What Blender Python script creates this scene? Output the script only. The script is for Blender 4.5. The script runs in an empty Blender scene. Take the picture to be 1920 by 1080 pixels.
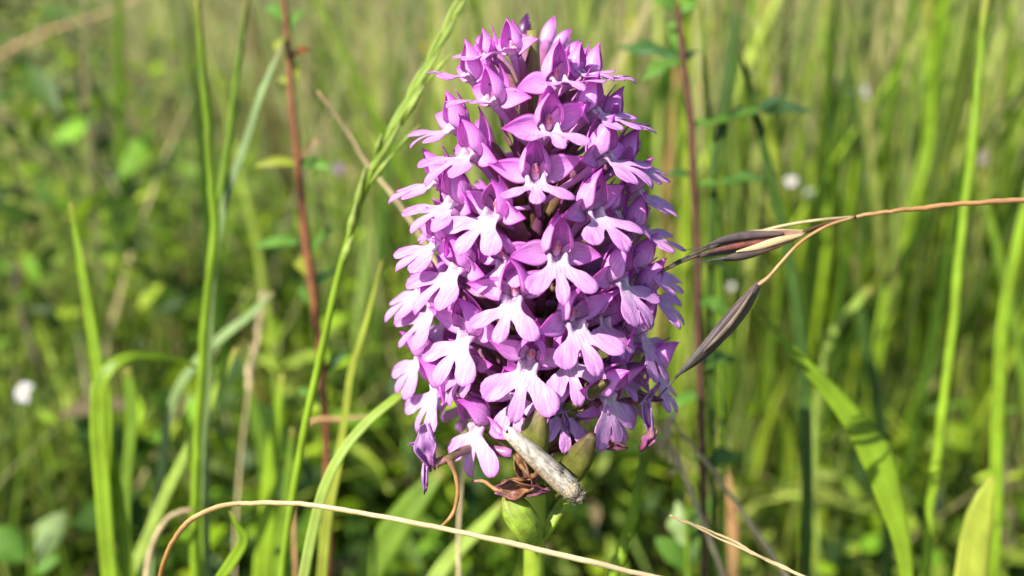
import bpy, math, random
import numpy as np
from mathutils import Vector, Matrix, Quaternion

random.seed(7)
rng = np.random.default_rng(11)
R = math.radians
MM = 0.001
sc = bpy.context.scene
col = sc.collection

# ------------------------------------------------------------------ camera
PITCH = R(20.0)
FPX = 960.0 / math.tan(R(31.0))            # focal length in photo pixels (1920 wide)
CF = Vector((0, math.cos(PITCH), -math.sin(PITCH)))
CU = Vector((0, math.sin(PITCH), math.cos(PITCH)))
CR = Vector((1, 0, 0))
P0 = Vector((0, 0, 0.300))                 # spike reference point on the orchid's axis
D0 = 0.122
CAM = P0 - D0 * (CF + CR * (45 / FPX) + CU * (60 / FPX))

cam = bpy.data.cameras.new('camera')
cam_o = bpy.data.objects.new('camera', cam)
col.objects.link(cam_o)
cam_o.location = CAM
cam_o.rotation_euler = (R(90) - PITCH, 0, 0)
cam.sensor_width = 36
cam.lens = 18 / math.tan(R(31.0))
cam.clip_start = 0.005
cam.clip_end = 500
cam.dof.use_dof = True
cam.dof.focus_distance = 0.1105
cam.dof.aperture_fstop = 12.5
cam.dof.aperture_blades = 0
sc.camera = cam_o

# ------------------------------------------------------------------ light
SUN = Vector((-0.75, -0.68, 1.0)).normalized()
w = bpy.data.worlds.new('World')
sc.world = w
w.use_nodes = True
nt = w.node_tree
nt.nodes.clear()
sky = nt.nodes.new('ShaderNodeTexSky')
sky.sky_type = 'NISHITA'
sky.sun_disc = False
sky.sun_elevation = math.asin(SUN.z)
sky.sun_rotation = math.atan2(SUN.x, SUN.y)
bg = nt.nodes.new('ShaderNodeBackground')
bg.inputs[1].default_value = 0.10
wo = nt.nodes.new('ShaderNodeOutputWorld')
nt.links.new(sky.outputs[0], bg.inputs[0])
nt.links.new(bg.outputs[0], wo.inputs[0])
sun = bpy.data.lights.new('sun', 'SUN')
sun.energy = 5.0
sun.angle = R(0.53)
sun.color = (1.0, 0.95, 0.86)
sun_o = bpy.data.objects.new('sun', sun)
col.objects.link(sun_o)
sun_o.rotation_euler = SUN.to_track_quat('Z', 'Y').to_euler()
sun_o.location = SUN * 5
sc.view_settings.view_transform = 'Standard'
sc.view_settings.look = 'None'
sc.view_settings.exposure = 1.02
sc.view_settings.gamma = 1.0
sc.view_settings.use_curve_mapping = False
sc.render.engine = 'CYCLES'
sc.cycles.use_denoising = True
sc.cycles.max_bounces = 8
sc.cycles.transmission_bounces = 6
sc.cycles.sample_clamp_indirect = 6

# ------------------------------------------------------------------ helpers
def at(px, py, d):
    """photo pixel at depth d (metres along the lens axis) -> world point"""
    return CAM + d * (CF + CR * ((px - 960) / FPX) + CU * ((540 - py) / FPX))

def depth_on_ground(px, py):
    r = CF + CR * ((px - 960) / FPX) + CU * ((540 - py) / FPX)
    return -CAM.z / r.z if r.z < -1e-3 else 9

def hmap(x, y):
    """height of the meadow: level near the orchid, then a gentle bank"""
    d = max(0.0, y - 0.9)
    return 0.11 * d * d / (d + 1.0) + 0.012 * math.sin(3 * x + 1) * min(1, max(0, y)) + (0.05 * max(0, y - 8))

def hmap_np(x, y):
    d = np.maximum(0.0, y - 0.9)
    return 0.11 * d * d / (d + 1.0) + 0.012 * np.sin(3 * x + 1) * np.clip(y, 0, 1) + 0.05 * np.maximum(0, y - 8)

def catmull(pts, n):
    """smooth curve through the points; tangents respect the spacing, so uneven steps do not overshoot"""
    P = [Vector(p) for p in pts]
    if len(P) == 2:
        return [P[0].lerp(P[1], i / n) for i in range(n + 1)]
    seg = len(P) - 1
    h = [max(1e-9, (P[i + 1] - P[i]).length) for i in range(seg)]
    S = [(P[i + 1] - P[i]) / h[i] for i in range(seg)]
    Tn = [S[0]] + [(S[i - 1] * h[i] + S[i] * h[i - 1]) / (h[i - 1] + h[i]) for i in range(1, seg)] + [S[-1]]
    out = []
    for i in range(n + 1):
        f = i / n * seg
        k = min(int(f), seg - 1)
        t = f - k
        a, b = P[k], P[k + 1]
        t2, t3 = t * t, t ** 3
        out.append(a * (2 * t3 - 3 * t2 + 1) + Tn[k] * (h[k] * (t3 - 2 * t2 + t)) + b * (3 * t2 - 2 * t3) + Tn[k + 1] * (h[k] * (t3 - t2)))
    return out

def lerp_list(vals, f):
    x = f * (len(vals) - 1)
    k = min(int(x), len(vals) - 2)
    return vals[k] + (vals[k + 1] - vals[k]) * (x - k)

def mesh_from(name, V, F, pt=None, smooth=True, mat=None):
    me = bpy.data.meshes.new(name)
    me.from_pydata([tuple(v) for v in V], [], F)
    if pt is not None:
        a = me.attributes.new('pt', 'FLOAT_COLOR', 'POINT')
        a.data.foreach_set('color', np.asarray(pt, np.float32).ravel())
    if smooth:
        me.polygons.foreach_set('use_smooth', [True] * len(me.polygons))
    if mat:
        me.materials.append(mat)
    me.update()
    return me

def link(name, me, parent=None, matrix=None):
    o = bpy.data.objects.new(name, me)
    col.objects.link(o)
    if parent is not None:
        o.parent = parent
    if matrix is not None:
        o.matrix_local = matrix
    return o

def empty(name, loc=(0, 0, 0), parent=None):
    o = bpy.data.objects.new(name, None)
    o.empty_display_size = 0.005
    o.location = loc
    col.objects.link(o)
    if parent is not None:
        o.parent = parent
    return o

def tag(o, label, cat, group=None, kind=None):
    o['label'] = label
    if cat:
        o['category'] = cat
    if group:
        o['group'] = group
    if kind:
        o['kind'] = kind
    return o

def sheet(V, F, pt, th):
    """give a sheet a thickness: returns closed V, F, pt"""
    V = np.asarray([tuple(v) for v in V], float)
    N = np.zeros_like(V)
    for f in F:
        for k in range(1, len(f) - 1):
            a, b, c = V[f[0]], V[f[k]], V[f[k + 1]]
            n = np.cross(b - a, c - a)
            N[f[0]] += n; N[f[k]] += n; N[f[k + 1]] += n
    N /= (np.linalg.norm(N, axis=1, keepdims=True) + 1e-20)
    n = len(V)
    V2 = np.vstack([V + N * th * 0.5, V - N * th * 0.5])
    F2 = [tuple(f) for f in F] + [tuple(reversed([i + n for i in f])) for f in F]
    cnt = {}
    for f in F:
        for i in range(len(f)):
            a, b = f[i], f[(i + 1) % len(f)]
            cnt[(min(a, b), max(a, b))] = cnt.get((min(a, b), max(a, b)), []) + [(a, b)]
    for e in cnt.values():
        if len(e) == 1:
            a, b = e[0]
            F2.append((b, a, a + n, b + n))
    return V2, F2, list(pt) + list(pt)

def sweep(pts, ring, closed=True, cap=True, nrm=None):
    """sweep a cross-section: ring(f, i) -> list of (x, y, attr); the section's x runs along B, y along the normal"""
    n = len(pts)
    V, F, A = [], [], []
    prevN = None
    m = None
    for i, p in enumerate(pts):
        T = (pts[min(i + 1, n - 1)] - pts[max(i - 1, 0)])
        T = T.normalized() if T.length > 1e-12 else Vector((0, 0, 1))
        if nrm is not None:
            ref = nrm(i / (n - 1))
        elif prevN is None:
            ref = Vector((0.31, -0.87, 0.38))
        else:
            ref = prevN
        N = ref - T * ref.dot(T)
        if N.length < 1e-6:
            N = T.orthogonal()
        N.normalize()
        prevN = N
        B = T.cross(N)
        rr = ring(i / (n - 1), i)
        m = len(rr)
        for (x, y, a) in rr:
            V.append(p + B * x + N * y)
            A.append(a)
    for i in range(n - 1):
        for k in range(m if closed else m - 1):
            a = i * m + k
            b = i * m + (k + 1) % m
            F.append((a, b, b + m, a + m))
    if cap and closed:
        F.append(tuple(reversed(range(m))))
        F.append(tuple(range((n - 1) * m, n * m)))
    return V, F, A

def tube(pts, radii, n=24, sides=8, flat=1.0, wob=0.0, twist=0.0, kink=0.0):
    P = catmull(pts, n)
    rs = random.random() * 10
    if kink:
        rk = random.Random(int(rs * 1000))
        off = Vector((0, 0, 0))
        for i in range(1, n):
            off = off * 0.86 + Vector((rk.gauss(0, 1), rk.gauss(0, 1), rk.gauss(0, 1))) * kink
            P[i] = P[i] + off
    def ring(f, i):
        r = lerp_list(radii, f)
        r *= 1 + wob * math.sin(f * 37 + rs) * 0.6 + wob * math.sin(f * 91 + rs * 3) * 0.4
        return [(r * math.cos(2 * math.pi * k / sides + twist * f) , r * flat * math.sin(2 * math.pi * k / sides + twist * f), (f, k / sides, 0, 1)) for k in range(sides)]
    return sweep(P, ring)

def merge(*parts):
    V, F, A = [], [], []
    for v, f, a in parts:
        o = len(V)
        V += [Vector(q) for q in v]
        F += [tuple(i + o for i in g) for g in f]
        A += list(a)
    return V, F, A

# ------------------------------------------------------------------ materials
def mat_base(name):
    m = bpy.data.materials.new(name)
    m.use_nodes = True
    t = m.node_tree
    t.nodes.clear()
    return m, t

def N_(t, kind, **kw):
    n = t.nodes.new(kind)
    for k, v in kw.items():
        setattr(n, k, v)
    return n

def leafy(name, ramp, rough=0.45, trans=0.4, spec=0.4, attr='pt', chan=0, noise=(900, 0.25), obj_var=0.25, streak=0.0,
          bump=0.15, bscale=2500, tcol=None, edge=None, tint_attr=None):
    """thin living sheet: diffuse + translucency + soft gloss; ramp over the length of the piece"""
    m, t = mat_base(name)
    L = t.links.new
    out = N_(t, 'ShaderNodeOutputMaterial')
    at_ = N_(t, 'ShaderNodeAttribute', attribute_name=attr)
    sep = N_(t, 'ShaderNodeSeparateColor')
    L(at_.outputs['Color'], sep.inputs[0])
    if tint_attr:
        ta = N_(t, 'ShaderNodeAttribute', attribute_name=tint_attr)
        colr = ta.outputs['Color']
    else:
        cr = N_(t, 'ShaderNodeValToRGB')
        els = cr.color_ramp.elements
        while len(els) < len(ramp):
            els.new(0.5)
        for e, (p, c) in zip(els, ramp):
            e.position = p
            e.color = (*c, 1)
        L(sep.outputs[chan], cr.inputs[0])
        colr = cr.outputs[0]
    if edge is not None:
        mx = N_(t, 'ShaderNodeMix', data_type='RGBA')
        mr = N_(t, 'ShaderNodeMapRange')
        mr.inputs[1].default_value = edge[0]; mr.inputs[2].default_value = 1.0
        mr.inputs[3].default_value = 0.0; mr.inputs[4].default_value = edge[2]
        L(sep.outputs[1], mr.inputs[0])
        L(mr.outputs[0], mx.inputs[0])
        L(colr, mx.inputs[6]); mx.inputs[7].default_value = (*edge[1], 1)
        colr = mx.outputs[2]
    tc = N_(t, 'ShaderNodeTexCoord')
    nz = N_(t, 'ShaderNodeTexNoise')
    nz.inputs['Scale'].default_value = noise[0]
    nz.inputs['Detail'].default_value = 4
    L(tc.outputs['Object'], nz.inputs['Vector'])
    mrn = N_(t, 'ShaderNodeMapRange')
    mrn.inputs[1].default_value = 0.3; mrn.inputs[2].default_value = 0.7
    mrn.inputs[3].default_value = 1 - noise[1]; mrn.inputs[4].default_value = 1 + noise[1]
    L(nz.outputs[0], mrn.inputs[0])
    val = mrn.outputs[0]
    if streak > 0:
        # veins: fine stripes across the width
        cx = N_(t, 'ShaderNodeCombineXYZ')
        ml = N_(t, 'ShaderNodeMath', operation='MULTIPLY'); ml.inputs[1].default_value = 7.0
        L(sep.outputs[2], ml.inputs[0])
        ml2 = N_(t, 'ShaderNodeMath', operation='MULTIPLY'); ml2.inputs[1].default_value = 0.9
        L(sep.outputs[0], ml2.inputs[0])
        L(ml.outputs[0], cx.inputs[0]); L(ml2.outputs[0], cx.inputs[1])
        n2 = N_(t, 'ShaderNodeTexNoise'); n2.inputs['Scale'].default_value = 3.2; n2.inputs['Detail'].default_value = 3
        L(cx.outputs[0], n2.inputs['Vector'])
        m2 = N_(t, 'ShaderNodeMapRange')
        m2.inputs[1].default_value = 0.35; m2.inputs[2].default_value = 0.62
        m2.inputs[3].default_value = 1 - streak; m2.inputs[4].default_value = 1 + streak * 0.35
        L(n2.outputs[0], m2.inputs[0])
        mm = N_(t, 'ShaderNodeMath', operation='MULTIPLY')
        L(val, mm.inputs[0]); L(m2.outputs[0], mm.inputs[1])
        val = mm.outputs[0]
    if obj_var > 0:
        oi = N_(t, 'ShaderNodeObjectInfo')
        mo = N_(t, 'ShaderNodeMapRange')
        mo.inputs[3].default_value = 1 - obj_var; mo.inputs[4].default_value = 1 + obj_var * 0.6
        L(oi.outputs['Random'], mo.inputs[0])
        m3 = N_(t, 'ShaderNodeMath', operation='MULTIPLY')
        L(val, m3.inputs[0]); L(mo.outputs[0], m3.inputs[1])
        val = m3.outputs[0]
    hsv = N_(t, 'ShaderNodeHueSaturation')
    L(colr, hsv.inputs['Color']); L(val, hsv.inputs['Value'])
    colr = hsv.outputs[0]
    p = N_(t, 'ShaderNodeBsdfPrincipled')
    p.inputs['Roughness'].default_value = rough
    p.inputs['Specular IOR Level'].default_value = spec
    L(colr, p.inputs['Base Color'])
    if bump > 0:
        nb = N_(t, 'ShaderNodeTexNoise'); nb.inputs['Scale'].default_value = bscale; nb.inputs['Detail'].default_value = 3
        L(tc.outputs['Object'], nb.inputs['Vector'])
        bp = N_(t, 'ShaderNodeBump'); bp.inputs['Strength'].default_value = bump; bp.inputs['Distance'].default_value = 0.0003
        L(nb.outputs[0], bp.inputs['Height'])
        L(bp.outputs[0], p.inputs['Normal'])
    if trans > 0:
        tr = N_(t, 'ShaderNodeBsdfTranslucent')
        if tcol:
            mt = N_(t, 'ShaderNodeMix', data_type='RGBA', blend_type='MULTIPLY')
            mt.inputs[0].default_value = 1.0
            L(colr, mt.inputs[6]); mt.inputs[7].default_value = (*tcol, 1)
            L(mt.outputs[2], tr.inputs[0])
        else:
            L(colr, tr.inputs[0])
        ms = N_(t, 'ShaderNodeMixShader'); ms.inputs[0].default_value = trans
        L(p.outputs[0], ms.inputs[1]); L(tr.outputs[0], ms.inputs[2])
        L(ms.outputs[0], out.inputs[0])
    else:
        L(p.outputs[0], out.inputs[0])
    return m

M = {}
M['lip'] = leafy('lip_petal', [(0.0, (0.87, 0.71, 0.84)), (0.25, (0.83, 0.55, 0.81)), (0.55, (0.79, 0.42, 0.78)), (1.0, (0.73, 0.31, 0.72))],
                 rough=0.5, trans=0.36, spec=0.3, noise=(500, 0.08), obj_var=0.10, streak=0.32, bump=0.35, bscale=3500,
                 edge=(0.90, (0.58, 0.20, 0.62), 0.5))
M['hood'] = leafy('hood_petal', [(0.0, (0.92, 0.56, 0.91)), (0.35, (0.91, 0.42, 0.90)), (0.72, (0.88, 0.29, 0.86)), (1.0, (0.64, 0.08, 0.58))],
                  rough=0.42, trans=0.32, spec=0.4, noise=(700, 0.10), obj_var=0.16, streak=0.30, bump=0.22, bscale=3500,
                  edge=(0.88, (0.42, 0.04, 0.36), 0.85))
M['sepal'] = leafy('sepal_petal', [(0.0, (0.91, 0.50, 0.90)), (0.5, (0.89, 0.33, 0.87)), (0.88, (0.81, 0.20, 0.77)), (1.0, (0.46, 0.04, 0.37))],
                   rough=0.42, trans=0.32, spec=0.4, noise=(700, 0.10), obj_var=0.16, streak=0.30, bump=0.22, bscale=3500,
                   edge=(0.88, (0.40, 0.04, 0.33), 0.85))
M['spur'] = leafy('spur', [(0, (0.78, 0.40, 0.76)), (1, (0.68, 0.28, 0.66))], rough=0.4, trans=0.3, noise=(900, 0.1), obj_var=0.15)
M['ovary'] = leafy('ovary', [(0, (0.17, 0.14, 0.04)), (0.4, (0.22, 0.11, 0.08)), (0.8, (0.36, 0.12, 0.27)), (1, (0.52, 0.20, 0.49))],
                   rough=0.35, trans=0.10, spec=0.5, noise=(800, 0.2), obj_var=0.2)
M['bract'] = leafy('bract', [(0, (0.24, 0.16, 0.08)), (0.5, (0.36, 0.11, 0.25)), (1, (0.18, 0.025, 0.09))], rough=0.45, trans=0.35,
                   noise=(800, 0.2), obj_var=0.3, streak=0.3)
M['column'] = leafy('column', [(0, (0.72, 0.45, 0.66)), (0.5, (0.68, 0.28, 0.45)), (1, (0.62, 0.3, 0.52))], rough=0.4, trans=0.2,
                    noise=(2500, 0.35), obj_var=0.1)
M['pollinia'] = leafy('pollen_pouch', [(0, (0.60, 0.16, 0.24)), (1, (0.50, 0.10, 0.18))], rough=0.4, trans=0.0, noise=(3000, 0.3), obj_var=0.1)
M['bud'] = leafy('dark_bud', [(0, (0.30, 0.04, 0.22)), (0.4, (0.10, 0.015, 0.10)), (1, (0.07, 0.012, 0.08))], rough=0.3, trans=0.1, spec=0.6,
                 noise=(900, 0.3), obj_var=0, streak=0.5)
M['stem'] = leafy('orchid_stem', [(0, (0.22, 0.31, 0.025)), (0.6, (0.24, 0.33, 0.03)), (1, (0.18, 0.16, 0.04))], rough=0.35, trans=0.12, spec=0.5,
                  noise=(400, 0.15), obj_var=0)
M['capsule'] = leafy('seed_capsule', [(0, (0.24, 0.36, 0.03)), (0.7, (0.22, 0.30, 0.03)), (1, (0.18, 0.16, 0.04))], rough=0.5, trans=0.18, spec=0.35,
                     noise=(700, 0.4), obj_var=0.2, streak=0.25)
M['capsule_shaded'] = leafy('shaded_capsule', [(0, (0.13, 0.16, 0.02)), (0.7, (0.12, 0.12, 0.02)), (1, (0.11, 0.07, 0.03))], rough=0.5, trans=0.1, spec=0.35,  # capsule green darkened to olive: shade under the spike painted into the colour
                           noise=(700, 0.4), obj_var=0.2, streak=0.3)
M['withered'] = leafy('withered_petal', [(0, (0.30, 0.16, 0.06)), (0.5, (0.24, 0.10, 0.05)), (1, (0.28, 0.09, 0.17))], rough=0.5, trans=0.3,
                      noise=(900, 0.5), obj_var=0.2, streak=0.4)
M['faded'] = leafy('faded_petal', [(0, (0.60, 0.34, 0.62)), (0.6, (0.48, 0.22, 0.55)), (1, (0.30, 0.09, 0.25))], rough=0.5, trans=0.35,
                   noise=(900, 0.3), obj_var=0.1, streak=0.4)
M['tan_thread'] = leafy('tan_thread', [(0, (0.24, 0.10, 0.12)), (0.4, (0.30, 0.16, 0.06)), (1, (0.32, 0.16, 0.05))], rough=0.5, trans=0.1, noise=(900, 0.3), obj_var=0)
# grasses
def grass_mat(name, c0, c1, trans=0.42, rough=0.38, streak=0.18, var=0.12, spec=0.2):
    tip = (c0[0] * 0.6 + 0.16, c0[1] * 0.5 + 0.09, c0[2] * 0.6 + 0.03)
    return leafy(name, [(0, tip), (0.07, c0), (1, c1)], rough=rough, trans=trans, spec=spec, noise=(160, 0.22), obj_var=var, streak=streak * 1.8, bump=0.12, bscale=1500)
M['g_bright'] = grass_mat('bright_green_blade', (0.25, 0.40, 0.022), (0.29, 0.43, 0.030))
M['g_mid'] = grass_mat('mid_green_blade', (0.17, 0.29, 0.022), (0.21, 0.33, 0.035))
M['g_dark'] = grass_mat('dark_green_blade', (0.065, 0.13, 0.018), (0.08, 0.15, 0.03))
M['g_blue'] = grass_mat('blue_green_blade', (0.24, 0.35, 0.11), (0.30, 0.40, 0.15))
M['g_yellow'] = grass_mat('yellow_green_blade', (0.36, 0.43, 0.045), (0.42, 0.45, 0.07))
M['g_pale'] = grass_mat('pale_green_spike', (0.30, 0.43, 0.05), (0.40, 0.49, 0.13), rough=0.45)
M['straw'] = grass_mat('dry_straw', (0.50, 0.38, 0.20), (0.58, 0.46, 0.27), trans=0.1, rough=0.4, streak=0.3)
M['straw_red'] = leafy('rusty_straw', [(0, (0.30, 0.12, 0.035)), (0.22, (0.40, 0.20, 0.06)), (0.45, (0.56, 0.40, 0.19)), (0.75, (0.60, 0.47, 0.27)), (1, (0.50, 0.42, 0.30))],
                       rough=0.33, trans=0.05, spec=0.5, noise=(500, 0.18), obj_var=0, streak=0.35)
M['oat_stalk'] = leafy('oat_stalk', [(0, (0.46, 0.29, 0.13)), (0.25, (0.42, 0.21, 0.08)), (1, (0.42, 0.25, 0.13))], rough=0.4, trans=0.05,
                       noise=(500, 0.15), obj_var=0.1, streak=0.3)
M['husk'] = leafy('purple_husk', [(0, (0.40, 0.27, 0.16)), (0.25, (0.20, 0.09, 0.07)), (0.6, (0.085, 0.060, 0.060)), (1, (0.10, 0.075, 0.065))],
                  rough=0.5, trans=0.15, noise=(900, 0.25), obj_var=0.35, streak=0.5)
M['husk_dark'] = leafy('dark_husk', [(0, (0.13, 0.085, 0.075)), (0.5, (0.085, 0.060, 0.062)), (1, (0.06, 0.05, 0.04))],
                       rough=0.5, trans=0.12, noise=(900, 0.25), obj_var=0.25, streak=0.5)
M['husk_red'] = leafy('red_husk', [(0, (0.42, 0.28, 0.17)), (0.3, (0.30, 0.10, 0.06)), (0.7, (0.22, 0.07, 0.05)), (1, (0.10, 0.06, 0.05))], rough=0.5, trans=0.2, noise=(900, 0.3), obj_var=0.1, streak=0.55)
M['straw_dim'] = leafy('dim_straw_husk', [(0, (0.20, 0.15, 0.10)), (1, (0.16, 0.11, 0.08))], rough=0.5, trans=0.1, noise=(900, 0.3), obj_var=0.1, streak=0.5)
M['red_stem'] = leafy('red_stem', [(0, (0.16, 0.065, 0.03)), (0.5, (0.22, 0.075, 0.035)), (1, (0.20, 0.08, 0.03))], rough=0.6, spec=0.15, trans=0, noise=(300, 0.25), obj_var=0)
M['dark_stem'] = leafy('dark_red_stem', [(0, (0.085, 0.035, 0.02)), (0.5, (0.065, 0.030, 0.018)), (1, (0.06, 0.04, 0.018))], rough=0.6, spec=0.15, trans=0, noise=(300, 0.25), obj_var=0)
M['brown_stem'] = leafy('brown_stem', [(0, (0.07, 0.05, 0.03)), (1, (0.13, 0.09, 0.06))], rough=0.6, trans=0, noise=(200, 0.3), obj_var=0)
M['herb_leaf'] = grass_mat('herb_leaf', (0.11, 0.24, 0.03), (0.15, 0.30, 0.045), streak=0.1)
M['herb_leaf_dark'] = grass_mat('dark_herb_leaf', (0.05, 0.12, 0.03), (0.07, 0.16, 0.04), streak=0.1)
M['red_leaf'] = grass_mat('red_leaf', (0.35, 0.05, 0.02), (0.45, 0.09, 0.03))
M['white_petal'] = leafy('white_petal', [(0, (0.60, 0.58, 0.55)), (1, (0.66, 0.62, 0.64))], trans=0.3, noise=(300, 0.05), obj_var=0)
M['yellow_petal'] = leafy('yellow_petal', [(0, (0.75, 0.45, 0.02)), (1, (0.8, 0.55, 0.03))], trans=0.3, noise=(300, 0.1), obj_var=0)
M['mauve_petal'] = leafy('mauve_petal', [(0, (0.36, 0.2, 0.36)), (1, (0.30, 0.15, 0.32))], trans=0.3, noise=(300, 0.1), obj_var=0.1)
M['stuff_grass'] = leafy('meadow_grass', [], trans=0.36, rough=0.5, spec=0.2, noise=(60, 0.15), obj_var=0, bump=0, tint_attr='tint')

# ------------------------------------------------------------------ ground
def ground():
    xs = np.concatenate([np.linspace(-60, -4, 15), np.linspace(-3.6, 3.6, 49), np.linspace(4, 60, 15)])
    ys = np.concatenate([np.linspace(-20, -2, 7), np.linspace(-1.5, 8, 65), np.linspace(9, 150, 30)])
    X, Y = np.meshgrid(xs, ys)
    Z = hmap_np(X, Y) + rng.normal(0, 0.004, X.shape)
    V = np.stack([X, Y, Z], -1).reshape(-1, 3)
    nx = len(xs)
    F = [(j * nx + i, j * nx + i + 1, (j + 1) * nx + i + 1, (j + 1) * nx + i) for j in range(len(ys) - 1) for i in range(nx - 1)]
    m, t = mat_base('meadow_soil')
    L = t.links.new
    out = N_(t, 'ShaderNodeOutputMaterial'); p = N_(t, 'ShaderNodeBsdfPrincipled')
    tc = N_(t, 'ShaderNodeTexCoord')
    n1 = N_(t, 'ShaderNodeTexNoise'); n1.inputs['Scale'].default_value = 35; n1.inputs['Detail'].default_value = 8
    cr = N_(t, 'ShaderNodeValToRGB')
    for e, (q, c) in zip(cr.color_ramp.elements, [(0.35, (0.03, 0.035, 0.012)), (0.7, (0.10, 0.11, 0.03))]):
        e.position = q; e.color = (*c, 1)
    e = cr.color_ramp.elements.new(0.85); e.color = (0.22, 0.18, 0.09, 1)
    L(tc.outputs['Object'], n1.inputs['Vector']); L(n1.outputs[0], cr.inputs[0]); L(cr.outputs[0], p.inputs['Base Color'])
    bp = N_(t, 'ShaderNodeBump'); bp.inputs['Strength'].default_value = 0.6; bp.inputs['Distance'].default_value = 0.01
    L(n1.outputs[0], bp.inputs['Height']); L(bp.outputs[0], p.inputs['Normal'])
    p.inputs['Roughness'].default_value = 0.95
    L(p.outputs[0], out.inputs[0])
    o = link('ground', mesh_from('ground', V, F, mat=m))
    o['kind'] = 'structure'
    o['label'] = 'mossy soil of the meadow under the grass'
ground()

# ------------------------------------------------------------------ meadow masses (uncountable grass and leaves)
GREENS = np.array([(0.16, 0.28, 0.014), (0.24, 0.36, 0.020), (0.30, 0.40, 0.030), (0.05, 0.10, 0.010), (0.035, 0.075, 0.010), (0.06, 0.12, 0.012), (0.17, 0.25, 0.05)])
STRAWS = np.array([(0.42, 0.35, 0.17), (0.50, 0.42, 0.24), (0.36, 0.30, 0.13), (0.30, 0.17, 0.07)])
PALES = np.array([(0.36, 0.42, 0.09), (0.32, 0.40, 0.06), (0.44, 0.44, 0.15)])

def big_mesh(name, V, F4, tint, mat):
    """V (n,3) F4 (m,4) quads tint (n,3)"""
    me = bpy.data.meshes.new(name)
    me.vertices.add(len(V)); me.vertices.foreach_set('co', V.astype(np.float32).ravel())
    me.loops.add(F4.size); me.loops.foreach_set('vertex_index', F4.astype(np.int32).ravel())
    me.polygons.add(len(F4)); me.polygons.foreach_set('loop_start', np.arange(0, F4.size, 4, dtype=np.int32))
    me.update(calc_edges=True)
    a = me.attributes.new('tint', 'FLOAT_COLOR', 'POINT')
    a.data.foreach_set('color', np.hstack([tint, np.ones((len(tint), 1))]).astype(np.float32).ravel())
    me.polygons.foreach_set('use_smooth', [True] * len(F4))
    me.materials.append(mat)
    return me

def blades_np(x, y, z, H, W, lean, az, bend, tint, seg=5):
    """folded ribbons, three points across"""
    n = len(x)
    t = np.linspace(0, 1, seg + 1)[None, :]
    hx, hy = np.cos(az)[:, None], np.sin(az)[:, None]
    out = (lean[:, None] * t + bend[:, None] * t ** 2.2) * H[:, None]
    up = H[:, None] * t * (1 - 0.35 * np.clip(bend, 0, 1.5)[:, None] * t)
    cx = x[:, None] + hx * out; cy = y[:, None] + hy * out; cz = z[:, None] + up
    tw = rng.uniform(0, 2 * np.pi, n)[:, None] + rng.normal(0, 0.6, n)[:, None] * t
    wx, wy = np.cos(tw), np.sin(tw)
    wd = W[:, None] * np.minimum(1, 0.55 + 1.2 * t) * np.clip((1 - t) * 2.2, 0.06, 1)
    V = np.empty((n, seg + 1, 3, 3))
    for k, s in enumerate((-0.5, 0, 0.5)):
        V[:, :, k, 0] = cx + wx * wd * s - (wy * wd * 0.18 if k == 1 else 0)
        V[:, :, k, 1] = cy + wy * wd * s + (wx * wd * 0.18 if k == 1 else 0)
        V[:, :, k, 2] = cz
    base = (np.arange(n) * (seg + 1) * 3)[:, None, None]
    lv = (np.arange(seg) * 3)[None, :, None]
    q = base + lv
    f1 = np.concatenate([q, q + 1, q + 4, q + 3], 2).reshape(-1, 4)
    f2 = np.concatenate([q + 1, q + 2, q + 5, q + 4], 2).reshape(-1, 4)
    T = np.repeat(tint, (seg + 1) * 3, 0)
    return V.reshape(-1, 3), np.vstack([f1, f2]), T

def leaves_np(c, d, nrm, Ls, Ws, tint):
    """small pointed oval leaves: c base, d direction, nrm normal"""
    n = len(c)
    d = d / np.linalg.norm(d, axis=1, keepdims=True)
    b = np.cross(nrm, d); b /= np.linalg.norm(b, axis=1, keepdims=True) + 1e-9
    nn = np.cross(d, b)
    prof = [(0.0, 0.06), (0.3, 0.85), (0.62, 0.9), (1.0, 0.05)]
    V = np.empty((n, 4, 3, 3))
    for i, (u, wv) in enumerate(prof):
        ctr = c + d * (Ls * u)[:, None] - nn * (Ls * 0.16 * u * u)[:, None]
        for k, s in enumerate((-0.5, 0, 0.5)):
            V[:, i, k] = ctr + b * (Ws * wv * s)[:, None] + nn * (Ws * wv * (0.12 if k != 1 else 0))[:, None]
    base = (np.arange(n) * 12)[:, None, None]
    lv = (np.arange(3) * 3)[None, :, None]
    q = base + lv
    f1 = np.concatenate([q, q + 1, q + 4, q + 3], 2).reshape(-1, 4)
    f2 = np.concatenate([q + 1, q + 2, q + 5, q + 4], 2).reshape(-1, 4)
    return V.reshape(-1, 3), np.vstack([f1, f2]), np.repeat(tint, 12, 0)

def wedge(n, d0, d1, p=1.0, half=46):
    """random ground points in a wide fan in front of the lens; density falls off with distance"""
    u = rng.random(n)
    d = (d0 ** (1 - p) + u * (d1 ** (1 - p) - d0 ** (1 - p))) ** (1 / (1 - p)) if p != 1 else d0 * (d1 / d0) ** u
    a = R(90) + rng.uniform(-R(half), R(half), n)
    return CAM.x + d * np.cos(a), CAM.y + d * np.sin(a), d

def patch(x, y, s=1.0, k=0):
    return (np.sin(x * 3.1 * s + 1.3 + k) * np.cos(y * 2.3 * s + 0.7 * k) + np.sin(x * 7.3 * s + y * 5.1 * s + 2 * k) * 0.6 + np.cos(y * 9.7 * s - x * 4.2 * s + k) * 0.4) / 2

def mix_tint(n, wts, sets):
    pick = rng.choice(len(sets), n, p=np.array(wts) / sum(wts))
    out = np.empty((n, 3))
    for i, s in enumerate(sets):
        m = pick == i
        out[m] = s[rng.integers(0, len(s), m.sum())]
    return out * rng.uniform(0.7, 1.25, (n, 1))

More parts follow.
